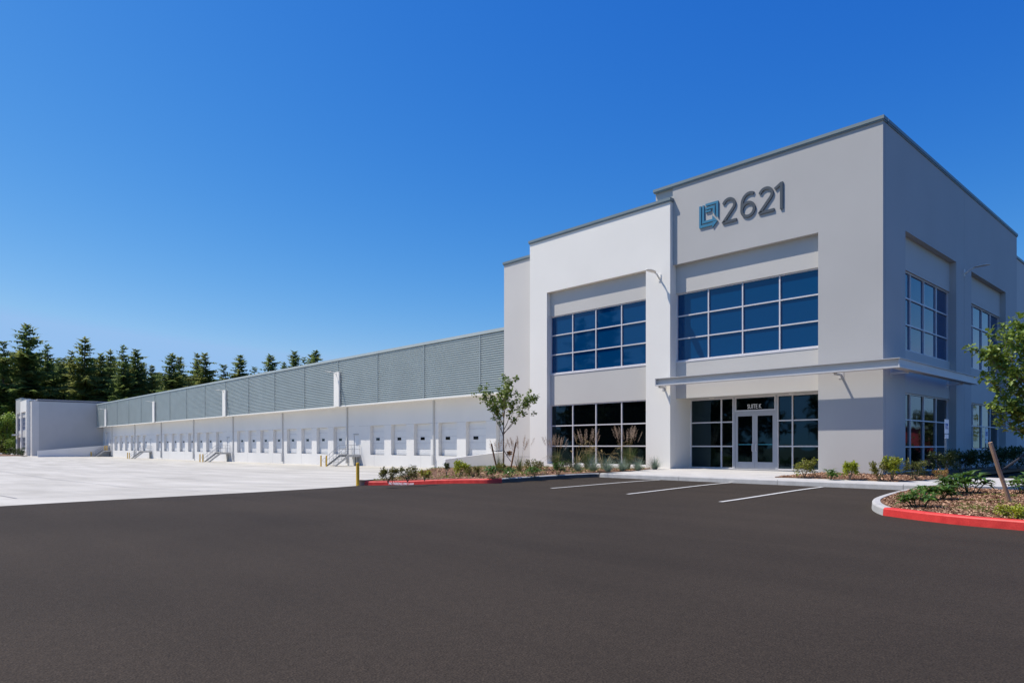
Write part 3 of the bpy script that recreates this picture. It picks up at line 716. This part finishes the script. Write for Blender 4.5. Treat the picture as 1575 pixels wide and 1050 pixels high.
# bollards
def bollard(x,y,z,h,label,r=.075,group='yellow steel bollards'):
    b=MB(); n=14; pr=[(r,z-.1),(r,z+h-.04),(r*.85,z+h-.012),(r*.45,z+h)]
    rings=[[b.P((x+q*math.cos(2*math.pi*k/n),y+q*math.sin(2*math.pi*k/n),zz)) for k in range(n)] for q,zz in pr]
    for A,Bq in zip(rings,rings[1:]):
        for j in range(n): b.f.append([A[j],A[(j+1)%n],Bq[(j+1)%n],Bq[j]]); b.mi.append(0)
    b.f.append(rings[-1]); b.mi.append(0)
    return tag(b.build('bollard','bollard_yellow'),label,'bollard',group)
p=Vector((-22.5,13.1,zA(-22.5,13.1))); bollard(p.x,p.y,p.z,.84,'slim yellow bollard at the end of the red kerb, nearest the camera',.062)
for (x0,nm) in ((-65.48,'nearest the office end'),(-102.3,'second from the office end'),(-141.1,'third from the office end')):
    g=zY(x0,0); bollard(x0-1.75,34.75,g,1.15,'left yellow bollard before the dock stair '+nm); bollard(x0-.55,34.75,g,1.15,'right yellow bollard before the dock stair '+nm)
bollard(-172.9,34.9,-1.2,1.1,'single yellow bollard in front of the distant ramp stair',.11)
bollard(-172.2,37.4,.2,1.0,'left yellow post on the distant stair landing',.11); bollard(-171.3,37.6,.2,1.1,'right yellow post on the distant stair landing',.11)

# ------------------------------------------------------------------ parking signs
def psign(x,y,zt,label):
    r=empty('parking_sign',(x,y,0),label,'sign','accessible parking signs')
    MB().box(x-.025,x+.025,y-.025,y+.025,-.1,zt+.02).build('post','galvanized',r)
    fx=Vector((0,0,0))
    ang=math.atan2(-y,-x)+R(100) ; n=Vector((.75,-.66,0)); t=Vector((.66,.75,0))
    n=Vector((.99,-.14,0)); t=Vector((.14,.99,0))
    def plate(name,mat,u0,u1,z0,z1,d0,d1):
        b=MB(lambda u,d,z:(x+t.x*u+n.x*d,y+t.y*u+n.y*d,z)); b.box(u0,u1,d0,d1,z0,z1); return b.build(name,mat,r)
    pl=plate('sign_plate','white_vinyl',-.15,.15,zt-.46,zt,.03,.036)
    b=MB(lambda u,d,z:(x+t.x*u+n.x*d,y+t.y*u+n.y*d,z)); b.box(-.085,.085,.037,.039,zt-.31,zt-.13); b.build('blue_field','ada_blue',pl)
    b=MB(lambda u,d,z:(x+t.x*u+n.x*d,y+t.y*u+n.y*d,z))
    b.tube([(.045*math.cos(a*.5),.041,zt-.25+.045*math.sin(a*.5)) for a in range(5,17)],.006,4); b.box(-.03,-.015,.040,.043,zt-.24,zt-.17); b.box(-.015,.03,.040,.043,zt-.24,zt-.225); b.tube([(-.022,.041,zt-.155),(-.022,.043,zt-.155)],.014,8)
    b.build('wheelchair_symbol','white_vinyl',pl)
    plate('lower_plate','white_vinyl',-.13,.13,zt-.62,zt-.49,.03,.036)
psign(-6.94,25.9,1.98,'white and blue parking sign on a post before the first shaded bay')
psign(-7.8,34.7,1.85,'smaller white and blue parking sign farther back before the second shaded bay')

# ------------------------------------------------------------------ plants
def rnd(): 
    v=Vector((random.gauss(0,1),random.gauss(0,1),random.gauss(0,1))); return v.normalized()
def shrub(p,w,h,mat,label,n=420,leaf=.05,sub=('leaf','olive'),name='shrub',mix=None,group=None,cat='shrub'):
    r=empty(name,p,label,cat,group)
    b=MB(); tips=[]
    for k in range(9):
        a=k*2.4+random.random(); q=Vector((math.cos(a)*w*.42*random.uniform(.4,1),math.sin(a)*w*.42*random.uniform(.4,1),h*random.uniform(.65,1)))
        b.tube([(0,0,-.03),q*.5+Vector((0,0,.04)),q],[.009,.006,.003],4,False); tips.append(q); tips.append(q*.7+rnd()*w*.15)
    b.build('stems','young_bark',r).location=(0,0,0)
    l=MB(); n=int(n*1.6); leaf*=1.45
    for k in range(n):
        t=random.choice(tips); c=t+rnd()*w*.17*random.random()**.6
        if c.z<.02: c.z=random.uniform(.02,.1)
        d=(c-Vector((0,0,h*.35))).normalized()+rnd()*.8
        if mix: l.cur=1 if random.random()<mix[1] else 0
        s=leaf*random.uniform(.7,1.25); l.leaf(c,d,s,s*.5)
    l.build('leaves',[mat,mix[0]] if mix else mat,r,fix=False)
    for o in kids(r): o.matrix_parent_inverse=Matrix.Identity(4)
    return r
def rosette(p,w,h,label,mat='leaf_deep',n=9,group=None,m=11,name='broadleaf_plant'):
    w*=1.25; h*=1.15
    r=empty(name,p,label,'plant',group); l=MB(); st=MB()
    for k in range(n):
        a=random.uniform(0,6.28); rr=w*.33*math.sqrt(random.random()); top=Vector((rr*math.cos(a),rr*math.sin(a),h*random.uniform(.45,.85)*(1-.5*(rr/(w*.4))**2)))
        st.tube([(top.x*.4,top.y*.4,-.02),top],[.008,.005],4,False)
        for j in range(max(5,m-3)):
            b=j*2.4+random.random(); el=random.uniform(-.1,.8); d=Vector((math.cos(b)*math.cos(el),math.sin(b)*math.cos(el),math.sin(el)))
            s=w*random.uniform(.17,.27); l.leaf(top+Vector((0,0,random.uniform(-.06,.02))),d,s,s*.42,fold=.2,droop=.35,up=Vector((0,0,1)))
    st.build('stems','leaf_dull',r); l.build('leaves',mat,r,fix=False)
    for o in kids(r): o.matrix_parent_inverse=Matrix.Identity(4)
    return r
def tuft(p,rad,h,label,mat='blade_blue',n=300,group=None,W_=.010,name='tuft_grass'):
    r=empty(name,p,label,'ornamental grass',group); l=MB()
    for k in range(n):
        a=random.uniform(0,6.28); el=R(random.uniform(25,88)); d=Vector((math.cos(a)*math.cos(el),math.sin(a)*math.cos(el),math.sin(el)))
        o=Vector((math.cos(a),math.sin(a),0))*random.uniform(0,.08)
        l.blade(o,d,h*random.uniform(.7,1.15),W_*random.uniform(.8,1.4),random.uniform(.2,.9))
    l.build('blades',mat,r,fix=False)
    for o in kids(r): o.matrix_parent_inverse=Matrix.Identity(4)
    return r
def plume_grass(p,h,label,n=22,spread=.22,pm='plume_pink',bm='blade_green',arch=.1,blades=160,bh=.55,plume=.28,group=None,sw=.010):
    r=empty('plume_grass',p,label,'ornamental grass',group); l=MB(); q=MB(); s=MB()
    for k in range(blades):
        a=random.uniform(0,6.28); el=R(random.uniform(62,89)); d=Vector((math.cos(a)*math.cos(el),math.sin(a)*math.cos(el),math.sin(el)))
        l.blade(Vector((math.cos(a),math.sin(a),0))*random.uniform(0,.08),d,h*bh*random.uniform(.7,1.1),.013,random.uniform(.05,.5))
    for k in range(n):
        a=random.uniform(0,6.28); el=R(90-math.degrees(spread)*random.uniform(.2,1.2)*1.4); d=Vector((math.cos(a)*math.cos(el),math.sin(a)*math.cos(el),math.sin(el)))
        L=h*random.uniform(.78,1.0); tip,dd=s.blade(Vector((math.cos(a),math.sin(a),0))*.05,d,L*(1-plume*.5),sw,arch*random.uniform(.6,1.3),5)
        for j in range(30):
            t=j/30; c=tip+dd*h*plume*(t-.55)+rnd()*.015; rr=.05*math.sin(math.pi*min(1,t*1.1+.05))
            q.leaf(c,(dd+rnd()*.7),.05+rr*.6,.014,droop=.1)
    s.build('stalks','blade_tan',r,fix=False); l.build('blades',bm,r,fix=False); q.build('plumes',pm,r,fix=False)
    for o in kids(r): o.matrix_parent_inverse=Matrix.Identity(4)
    return r
def gz(fn): return lambda x,y: fn(x,y)
BL=zBL
def Sx(px,py,w,h,mat,label,zf=BL,**k):
    p=at(px,py,zf); return shrub(p,w,h,mat,label,**k)
Sx(597,741.5,.62,.36,'leaf_red','round dark green shrub first beyond the yellow bollard, above the kerb stencil',n=420,mix=('leaf_olive',.4))
Sx(627,739.5,.68,.42,'leaf_red','looser dark shrub second from the yellow bollard',n=420,mix=('leaf_olive',.35))
Sx(653,738,.5,.27,'leaf_lime','small yellow and rust shrub third from the yellow bollard',n=260,mix=('leaf_orange',.35))
Sx(687,733.5,.24,.52,'leaf_dull','thin upright weed against the end of the ramp wall',n=90,leaf=.06,name='weed')
Sx(709,732.5,.72,.52,'leaf_lime','bright yellow-green shrub in front of the ramp wall',n=520,leaf=.065)
Sx(727,733,.6,.3,'leaf_red','low rusty shrub between the yellow-green shrub and the staked tree',n=300,mix=('leaf_olive',.4))
Sx(770,727,.5,.32,'leaf_olive','small olive shrub at the foot of the staked tree',n=260)
Sx(819,729,.85,.42,'leaf_olive','rusty topped shrub in front of the pale set-back wall',n=420,mix=('leaf_red',.5))
Sx(868,724,.65,.32,'leaf_dull','low dull green shrub under the left corner of the dark window',n=300)
p=at(757,736,BL); rosette(p,.72,.42,'glossy broad-leaved plant left of the staked tree near the kerb')
p=at(783,734,BL); rosette(p,.66,.38,'glossy broad-leaved plant right of the staked tree near the kerb')
p=at(820,733,BL); rosette(p,.6,.36,'glossy broad-leaved plant before the pale set-back wall')
p=at(856,730,BL); rosette(p,.62,.5,'tall glossy broad-leaved plant below the first plume grass of the window')
p=at(767,724,BL); plume_grass(p,1.25,'sparse plume grass hidden behind the leaning stake',n=12,spread=.24,blades=60)
p=at(799,725,BL); plume_grass(p,1.3,'sparse pinkish plume grass before the pale set-back wall',n=20,spread=.22,blades=90,bh=.5)
p=at(855,722,BL); plume_grass(p,1.35,'dense pinkish plume grass at the left jamb of the dark window',n=26,spread=.24,blades=300,bh=.6)
p=at(903,722,BL); plume_grass(p,1.6,'tall pink plume grass before the second pane column of the dark window',n=26,spread=.22,blades=300,bh=.55)
p=at(965,722,BL); plume_grass(p,1.65,'tall pink plume grass near the right end of the dark window',n=28,spread=.22,blades=320,bh=.6)
p=at(886,722,BL); plume_grass(p,1.5,'straw coloured arching grass left of centre under the dark window',n=22,spread=.75,pm='blade_tan',bm='blade_green',arch=1.0,blades=60,bh=.4,plume=.36,sw=.018)
p=at(928,722,BL); plume_grass(p,1.55,'straw coloured arching grass under the centre of the dark window',n=26,spread=.7,pm='blade_tan',bm='blade_green',arch=.95,blades=60,bh=.4,plume=.36,sw=.018)
for px,py,h,l in ((889,724,.38,'small greenish grass tuft left of the blue tufts'),(912,724.5,.62,'blue grass tuft first from the left under the dark window'),(935,725,.58,'blue grass tuft second from the left under the dark window'),(957,724,.56,'blue grass tuft third from the left under the dark window'),(981,723,.56,'blue grass tuft at the right end of the dark window'),(1007,721.5,.55,'blue grass tuft alone before the white pier by the entrance')):
    tuft(at(px,py,lambda x,y:max(BL(x,y),.0)),.3,h,l)
# corner bed
Sx(1237,733.5,.72,.48,'leaf_olive','olive shrub at the right end of the entrance glazing',zBR,n=480,mix=('leaf_lime',.25))
p=at(1277,736,zBR); rosette(p,.65,.26,'low dark leafy plant before the grey corner pier',n=8)
Sx(1307,736.5,.5,.46,'leaf_lime','round lime green shrub before the grey corner pier',zBR,n=520,leaf=.055)
Sx(1352,738,.55,.5,'leaf_olive','olive shrub just left of the building corner',zBR,n=420,mix=('leaf_red',.3))
Sx(1373,738.5,.62,.58,'leaf_lime','yellow-green shrub just right of the building corner',zBR,n=460,leaf=.06,mix=('leaf_olive',.35))
Sx(1409,737,.72,.5,'leaf_dull','dark reddish shrub below the first shaded window',zBR,n=420,mix=('leaf_olive',.35))
Sx(1447,737.5,.4,.24,'leaf_olive','small plant with dry orange leaves at the tip of the corner bed',zBR,n=160,mix=('leaf_orange',.6))
for px,py,w_,h_,l in ((1452,732,.95,.75,'dark shrub behind the first parking sign'),(1478,727,1.1,.7,'dark shrub between the two shaded bays'),(1507,724.5,1.2,.75,'dark shrub at the foot of the second parking sign'),(1532,723,1.2,.8,'dark shrub right of the second parking sign'),(1548,722,1.2,.8,'dark shrub behind the leaning stake'),(1566,721,1.3,.85,'dark shrub at the right edge before the white door')):
    Sx(px,py,w_,h_,'leaf_dull',l,zBR,n=420,leaf=.08)
# island plants
for px,py,w_,h_,l in ((1412,780,.62,.30,'glossy broad-leaved plant nearest the tip of the bark island'),(1440,768,.72,.33,'glossy broad-leaved plant second from the tip of the island'),(1465,762,.62,.45,'glossy broad-leaved plant third from the tip of the island, reddish stems'),(1490,758.5,.85,.46,'largest glossy broad-leaved plant at the back kerb of the island'),(1573,760,.6,.42,'glossy broad-leaved plant right of the leaning stake')):
    rosette(at(px,py,zI),w_,h_,l,n=13,m=12)
Sx(1562,796,.55,.10,'leaf_lime','low yellow-green ground plant by the red kerb at the right edge',zI,n=420,leaf=.04)
# loose sprigs among the bark
b=MB(); 
cl=[at(px,py,zI) for px,py in ((1485,777),(1500,783),(1512,788),(1508,781),(1530,770),(1535,782),(1545,788),(1552,774),(1425,765),(1555,764),(1520,762),(1538,762),(1478,783),(1490,770))]
for c in cl:
    for k in range(42):
        a=random.uniform(0,6.28); rr=random.gauss(0,.16); q=Vector((c.x+rr*math.cos(a)*1.4,c.y+rr*math.sin(a)*.8,0)); q.z=zI(q.x,q.y)
        d=Vector((random.gauss(0,.6),random.gauss(0,.6),1)); b.blade(q,d,random.uniform(.03,.09),.010,.9,2)
        b.leaf(q+Vector((0,0,.02)),d,.03,.015)
tag(b.build('weed_sprigs','sprig',fix=False),kind='stuff')
b=MB()
for k in range(9000):
    x=random.uniform(-32,-16.7); y=random.uniform(12,25)
    if not inside(bedL,x,y): continue
    g=math.sin(x*1.9+2)*math.sin(y*1.7)
    if g<.15 and random.random()<.8: continue
    q=Vector((x,y,zBL(x,y))); d=Vector((random.gauss(0,.7),random.gauss(0,.7),1)); b.blade(q,d,random.uniform(.05,.16),.012,.9,2); b.leaf(q+Vector((0,0,.03)),d,.06,.03)
tag(b.build('weed_sprigs','sprig',fix=False),kind='stuff')

# ------------------------------------------------------------------ young trees
def young_tree(base,h,first,label,limbs,leafmat,leaf,nleaf,clump,stakes=(),tr=.035,cat='tree'):
    r=empty('young_tree',base,label,cat); b=MB(); ends=[]
    pts=[Vector((0,0,-.05)),Vector((.01,0,first*.5)),Vector((0,0,first)),Vector((.02,.02,first+(h-first)*.5)),Vector((.03,-.02,h*.97))]
    b.tube(pts,[tr,tr*.8,tr*.65,tr*.35,.004],8); 
    for (z0,az,el,L) in limbs:
        d=Vector((math.cos(az)*math.cos(el),math.sin(az)*math.cos(el),math.sin(el))); p=Vector((0,0,z0)); q=[p]
        for k in range(5):
            p=p+d*L/5; d=(d+Vector((0,0,.10))+rnd()*.10).normalized(); q.append(p.copy())
        b.tube(q,[tr*.42*(1-k/5.6) for k in range(6)],5)
        for k in range(2,6): ends.append((q[k],d,k/5))
        for s in range(4):
            k=random.randint(2,4); dd=(d+rnd()*.75).normalized(); pp=q[k]; qq=[pp]
            for j in range(3): pp=pp+dd*L*.11; qq.append(pp.copy())
            b.tube(qq,[.006,.004,.003,.002],4); ends.append((qq[-1],dd,.8)); ends.append((qq[1],dd,.6))
    for k in range(3): ends.append((pts[3].lerp(pts[4],k/2),Vector((0,0,1)),.8))
    b.build('trunk','young_bark',r)
    l=MB()
    for k in range(nleaf):
        e,d,t=random.choice(ends); g=random.random()**.5; c=e+rnd()*clump*g
        dd=(rnd()+Vector((0,0,-.1))+d*.4); s=leaf*random.uniform(.65,1.2)
        l.leaf(c,dd,s,s*.75,fold=.15,droop=.15,up=Vector((random.gauss(0,.5),random.gauss(0,.5),1)))
    l.build('crown',leafmat,r,fix=False)
    for o in kids(r): o.matrix_parent_inverse=Matrix.Identity(4)
    return r
def img_az(dx,dy): # direction: right in the picture / away from the camera
    v=RT*dx+FW*dy; return math.atan2(v.y,v.x)
TB=at(774.3,723.5,BL); 
limbs=[(1.55,img_az(1,.1),R(42),1.7),(1.5,img_az(-1,.2),R(62),1.9),(1.9,img_az(-.8,-.5),R(58),1.5),(1.65,img_az(.8,-.6),R(58),1.7),(2.0,img_az(.3,1),R(66),1.6),(1.5,img_az(.9,.3),R(52),1.9),(2.2,img_az(-.3,1),R(60),1.2),(1.4,img_az(-.5,-.3),R(72),1.4),(2.2,img_az(.2,-1),R(70),1.6)]
young_tree(TB,3.9,1.45,'slender staked young tree before the pale set-back wall',limbs,'leaf_young',.125,1900,.14,tr=.042)
def stake(a,c,label,mat,r=.032,group=None):
    b=MB(); a=Vector(a); c=Vector(c); n=8
    b.tube([a,a.lerp(c,.3)+Vector((.004,0,0)),a.lerp(c,.6)-Vector((.004,0,0)),c],[r*1.02,r,r*1.03,r*.97],9)
    o=b.build('tree_stake',mat,smooth=False); return tag(o,label,'stake',group)
def up(p,dx,h): v=RT*dx; return Vector((p.x+v.x,p.y+v.y,p.z+h))
s0=at(765.5,724,BL); s0.z-=.1; s1=up(s0,-.26,1.22); stake(s0,s1,'brown stake leaning left of the slender young tree','stake_brown',.034)
s2=at(784,724,BL); s2.z-=.1; s3=up(s2,.26,1.28); stake(s2,s3,'brown stake leaning right of the slender young tree','stake_brown',.034)
def strap(a,c,label,r=.012,sag=.05):
    b=MB(); a=Vector(a); c=Vector(c); P=[a.lerp(c,k/8)-Vector((0,0,sag*math.sin(math.pi*k/8))) for k in range(9)]
    b.tube(P,[r if k%2 else r*1.35 for k in range(9)],6); return tag(b.build('tree_strap','strap'),label,'strap')
strap(s0.lerp(s1,.78),Vector((TB.x,TB.y,TB.z+.85)),'dark strap tying the young tree to its left stake')
strap(s2.lerp(s3,.35),Vector((TB.x,TB.y,TB.z+.9)),'dark strap tying the young tree to its right stake')
b=MB(); q=Vector((TB.x,TB.y,TB.z+.74))+RT*.26
for k in range(46):
    c=q+rnd()*.085; b.leaf(c,rnd(),.11,.07)
tag(b.build('dry_leaf_bundle','leaf_orange',fix=False),'bundle of dry brown leaves caught beside the young trunk','leaf bundle')
# right tree, trunk just outside the frame
RB=at(1618,768,zI); RB.z=zI(RB.x,RB.y)
def ra(dx,dy): return img_az(dx,dy)
limbs=[(1.0,ra(-1,.05),R(24),1.35),(1.1,ra(-1,.0),R(36),1.55),(1.9,ra(-1,-.1),R(28),1.55),(1.35,ra(-1,.3),R(50),1.7),(1.5,ra(-.9,-.4),R(55),1.75),(1.3,ra(-1,-.2),R(22),1.0),(1.8,ra(-.8,.6),R(60),1.5),(1.7,ra(-.6,-.8),R(62),1.5),(2.0,ra(-1,0),R(60),1.35),(1.5,ra(.8,.2),R(50),1.6),(1.4,ra(.7,-.7),R(45),1.5),(1.8,ra(.5,.8),R(60),1.4),(2.0,ra(.2,-1),R(62),1.3),(1.25,ra(.2,1),R(40),1.2),(1.6,ra(-1,.15),R(40),1.55)]
young_tree(RB,3.7,1.1,'leafy young maple with a broad bright crown at the right edge',limbs,'leaf_fresh',.10,4300,.12,tr=.045)
t0=at(1556,772,zI); t0.z-=.12
dt=(t0-Vector((0,0,CAMZ))).dot(FW); 
t1=Vector((t0.x,t0.y,0))+RT*(-(1556-1523)/1060.*dt); t1.z=CAMZ+(686-680)/1060.*dt
stake(t0,t1,'thick pale round stake leaning left on the bark island','stake_wood',.036)
strap(t0.lerp(t1,.56),Vector((RB.x,RB.y,RB.z+1.25)),'twisted dark strap from the pale stake to the maple',.016,.03)

# ------------------------------------------------------------------ firs
def fir_mesh(seed,dens=1.,open_=0.,olive=.35,bare=.12):
    """unit fir: height 1, radius about .17; two meshes (trunk, crown)"""
    rs=random.Random(seed); t=MB(); t.tube([(0,0,-.02),(0.002,0,.5),(0,0.001,.97)],[.011,.007,.0012],6)
    c=MB(); z=bare; ga=rs.uniform(0,6)
    while z<.985:
        f=(z-bare)/(1-bare); rad=(.20*(1-f)**.66+.006)*(1-.35*max(0,.15-f)/.15)*rs.uniform(.66,1.15)
        nb=int((7 if f<.75 else 5)*dens)
        for k in range(nb):
            if rs.random()<open_*(1-f): continue
            ga+=2.399+rs.uniform(-.4,.4); L=rad*rs.uniform(.5,1.28); el=R(rs.uniform(-14,12)+28*f)
            d=Vector((math.cos(ga)*math.cos(el),math.sin(ga)*math.cos(el),math.sin(el))); s=Vector((-math.sin(ga),math.cos(ga),0))
            p0=Vector((0,0,z+rs.uniform(-.008,.008)))
            if L>.05: t.tube([p0,p0+d*L*.6],[.0022,.0008],3,False)
            m=max(3,int(L/.018)); c.cur=1 if rs.random()<olive else 0
            for j in range(m):
                u=(j+.6)/m; q=p0+d*L*u-Vector((0,0,L*.18*u*u)); w=L*.33*(1.15-u)+.007
                for sg_ in (-1,1):
                    e=q+s*sg_*w*rs.uniform(.6,1.2)+d*w*rs.uniform(.1,.9)-Vector((0,0,w*rs.uniform(.2,1.0)))
                    a=q-d*w*.35; e2=q+d*w*.5+Vector((0,0,.002))
                    c.f.append([c.P(a),c.P(e),c.P(e2)]); c.mi.append(c.cur)
                    if rs.random()<.85:
                        e3=q+s*sg_*w*.4-Vector((0,0,w*rs.uniform(.7,1.3))); c.f.append([c.P(q-d*w*.3),c.P(e3),c.P(q+d*w*.3)]); c.mi.append(c.cur)
            q=p0+d*L-Vector((0,0,L*.18)); c.f.append([c.P(q-s*.006),c.P(q+s*.006),c.P(q+d*.02)]); c.mi.append(c.cur)
        z+=rs.uniform(.014,.030)
    return t,c
def mkmesh(b,name,mats):
    me=bpy.data.meshes.new(name); me.from_pydata(b.v,[],b.f)
    for m in mats: me.materials.append(M[m])
    if len(mats)>1: me.polygons.foreach_set('material_index',b.mi)
    me.update(); return me
FM=[]
for i,(dn,op,ol,ba) in enumerate(((1.0,.1,.3,.08),(1.1,.0,.5,.05),(.85,.3,.2,.22),(1.0,.2,.6,.12),(.9,.15,.1,.15),(1.15,.05,.75,.04))):
    t,c=fir_mesh(100+i,dn,op,ol,ba); FM.append((mkmesh(t,'trunk',['bark']),mkmesh(c,'crown',['fir_dark','fir_olive'])))
def fir(px,pytop,D_,label,var,wid=1.,group='firs behind the warehouse',zbase=-1.5,hsc=1.):
    p=deep(px,D_,zbase); h=(686-pytop)/1060.*D_+CAMZ-zbase; h*=hsc
    r=empty('fir_tree',p,label,'fir tree',group); r.rotation_euler=(0,0,random.uniform(0,6.28)); r.scale=(h*wid*1.22,h*wid*1.22,h)
    for nm,me in zip(('trunk','crown'),FM[var]):
        o=bpy.data.objects.new(nm,me); COL.objects.link(o); o.parent=r
    return r
tops=[(5,520,190,2,1.0),(41,497,195,0,1.35),(73,529,205,4,1.15),(97,546,205,2,1.0),(110,537,215,3,1.0),(130,518,200,3,1.35),(155,541,205,1,1.0),(169,537,210,3,1.0),(190,530,200,4,1.0),(209,535,205,1,1.2),(234,560,205,5,1.0),(264,542,200,0,1.25),(276,547,210,5,1.1),(304,542,205,3,1.1),(315,541,200,5,1.2),(344,557,205,2,1.15),(369,544,205,1,1.25),(391,563,215,4,1.0),(416,544,200,1,1.3),(437,555,215,0,.8),(453,538,205,1,1.1),(468,548,215,4,.8),(479,542,210,3,1.0),(486,537,205,1,1.1)]
ords=['first','second','third','fourth','fifth','sixth','seventh','eighth','ninth','tenth','eleventh','twelfth','thirteenth','fourteenth','fifteenth','sixteenth','seventeenth','eighteenth','nineteenth','twentieth','twenty-first','twenty-second','twenty-third','twenty-fourth']
for i,(px,py,D_,v,wd) in enumerate(tops):
    ex={0:'slim fir at the left edge of the picture',1:'tallest and broadest fir, above the distant office end',5:'broad olive fir with a feathery top, second highest of the skyline',23:'last fir top on the right, just above the siding roof line'}.get(i, ords[i]+' fir top from the left along the skyline')
    fir(px,py,D_,ex,v,wd)
rr=random.Random(5)
for k in range(52):
    px=-25+k*10.2+rr.uniform(-6,6); yl=lerpt([(0,545),(60,548),(100,562),(150,552),(215,560),(240,575),(300,566),(335,580),(400,596),(510,600)],px)+rr.uniform(-9,9)
    if px>505: continue
    fir(px,yl,rr.uniform(212,250),'mid-height fir filling in below the skyline firs',rr.choice([1,3,5,0]),rr.uniform(1.2,1.6),group='infill firs behind the skyline row')
# bright broadleaf tree and bushes left of the distant office
def leaf_cloud(name,p,w,h,n,mat,label,leaf,cat,trunk=True,low=.25):
    if 'behind the camera' in label: low=.06
    r=empty(name,p,label,cat); b=MB()
    if trunk: b.tube([(0,0,-.2),(.1,0,h*.4),(0,0,h*.8)],[w*.035,w*.025,w*.01],7)
    cs=[]
    for k in range(16):
        a=random.uniform(0,6.28); u=random.uniform(0,1); rr=w*.36*math.sqrt(random.random())*(1-.5*u); c=Vector((rr*math.cos(a),rr*math.sin(a),h*(low+(1-low-.08)*u))); cs.append(c)
        if trunk: b.tube([(0,0,h*.3),c],[w*.012,w*.004],4,False)
    if trunk: b.build('trunk','bark',r)
    l=MB()
    for k in range(n):
        c=random.choice(cs)+rnd()*w*.17*random.random()**.4
        if c.z<0.02: c.z=.05
        s=leaf*random.uniform(.7,1.3); l.leaf(c,rnd(),s,s*.8)
    l.build('crown' if trunk else 'leaves',mat,r,fix=False)
    for o in kids(r): o.matrix_parent_inverse=Matrix.Identity(4)
    return r
leaf_cloud('broadleaf_tree',deep(9,178,-1),9,10.8,2600,'leaf_yard','bright green broadleaf tree left of the distant office end',.5,'tree')
leaf_cloud('broadleaf_tree',deep(22,190,-1),9,14,2600,'leaf_yard','taller bright green broadleaf tree partly behind the distant office end',.5,'tree')
leaf_cloud('bush',deep(4,175,-1),5,3.2,1200,'leaf_olive','olive bush at the left edge below the bright tree',.35,'bush',False,.1)
leaf_cloud('bush',deep(15,175,-1),5,3.6,1200,'leaf_yard','green bush beside the front of the distant office end',.35,'bush',False,.1)
# far bed, lawn and edging
fz=lambda x,y:-.93
tag(MB().box(-320,-178.5,8,24.2,-1.0,-.90).build('distant_bark_bed','mulch'),kind='structure')
tag(MB().box(-320,-205,3,15.5,-1.0,-.86).build('distant_lawn','lawn'),kind='structure')
tag(MB().box(-320,-199,24.6,27,-1.0,-.72).build('distant_walk','walk_concrete'),kind='structure')
for i,(px,yv) in enumerate(((14,23),(18,22.5),(22,22.6),(26,22.8),(31,23.0),(35,23.2))):
    d=FW+RT*((px-787.5)/1060.); t=yv/d.y; p=Vector((d.x*t,yv,-.9))
    leaf_cloud('bush',p,1.5,1.5+.4*(i%2),220,'leaf_dull','small dark bush, number %s from the left in the distant bed'%ords[i],.22,'bush',False,.1)

# ------------------------------------------------------------------ surroundings seen in the glass, behind and beside the camera
rr=random.Random(11)
for k in range(30):
    x=-150+k*5.6+rr.uniform(-1.5,1.5); h=rr.uniform(8.5,11.5)
    leaf_cloud('broadleaf_tree',Vector((x,(-24 if x<-28 else -34)+rr.uniform(-2,2),-.3)),9.5,h,1300,'leaf_dull','dark broadleaf tree in the row across the lot behind the camera',.75,'tree')
    bpy.data.objects[-1] if False else None
for x,y,h,v in ((-70,-36,27,0),(-79,-40,24,2),(-63,-38,18,1),(-20,-44,13,3),(-8,-42,13,1),(4,-44,14,0)):
    r=empty('fir_tree',(x,y,-.3),'tall fir across the lot behind the camera','fir tree','firs across the lot'); r.scale=(h*1.2,h*1.2,h)
    for nm,me in zip(('trunk','crown'),FM[v]): o=bpy.data.objects.new(nm,me); COL.objects.link(o); o.parent=r
for x,y,h in ((14,92,5),(22,100,5.6),(30,112,5.6),(17,125,6.5),(40,140,7),(26,150,8),(36,96,5),(48,118,6)):
    leaf_cloud('broadleaf_tree',Vector((x,y,-.2)),8,h,900,'leaf_dull','green broadleaf tree beyond the right side of the lot',.6,'tree')
r=empty('fir_tree',(31,190,-.3),'tall fir beyond the red building','fir tree'); r.scale=(26,26,24)
for nm,me in zip(('trunk','crown'),FM[0]): o=bpy.data.objects.new(nm,me); COL.objects.link(o); o.parent=r
rb=empty('red_building',(40,128,0),'low red building beyond the right side of the lot','building')
MB().box(24,50,128,148,-.5,4.3).build('wall','red_wall',rb); MB().box(23.6,50.4,127.6,148.4,4.3,4.6).build('roof','coping_metal',rb)
for x in range(26,48,6): MB().box(x,x+2.6,127.95,128.02,1.2,2.8).build('window','glass_dark',rb)

# labels for look-alikes that nothing in the photo tells apart
for o in bpy.data.objects:
    if o.parent is None and o.get('label') in ('dark broadleaf tree in the row across the lot behind the camera','green broadleaf tree beyond the right side of the lot'):
        o['group']='trees around the lot out of view'
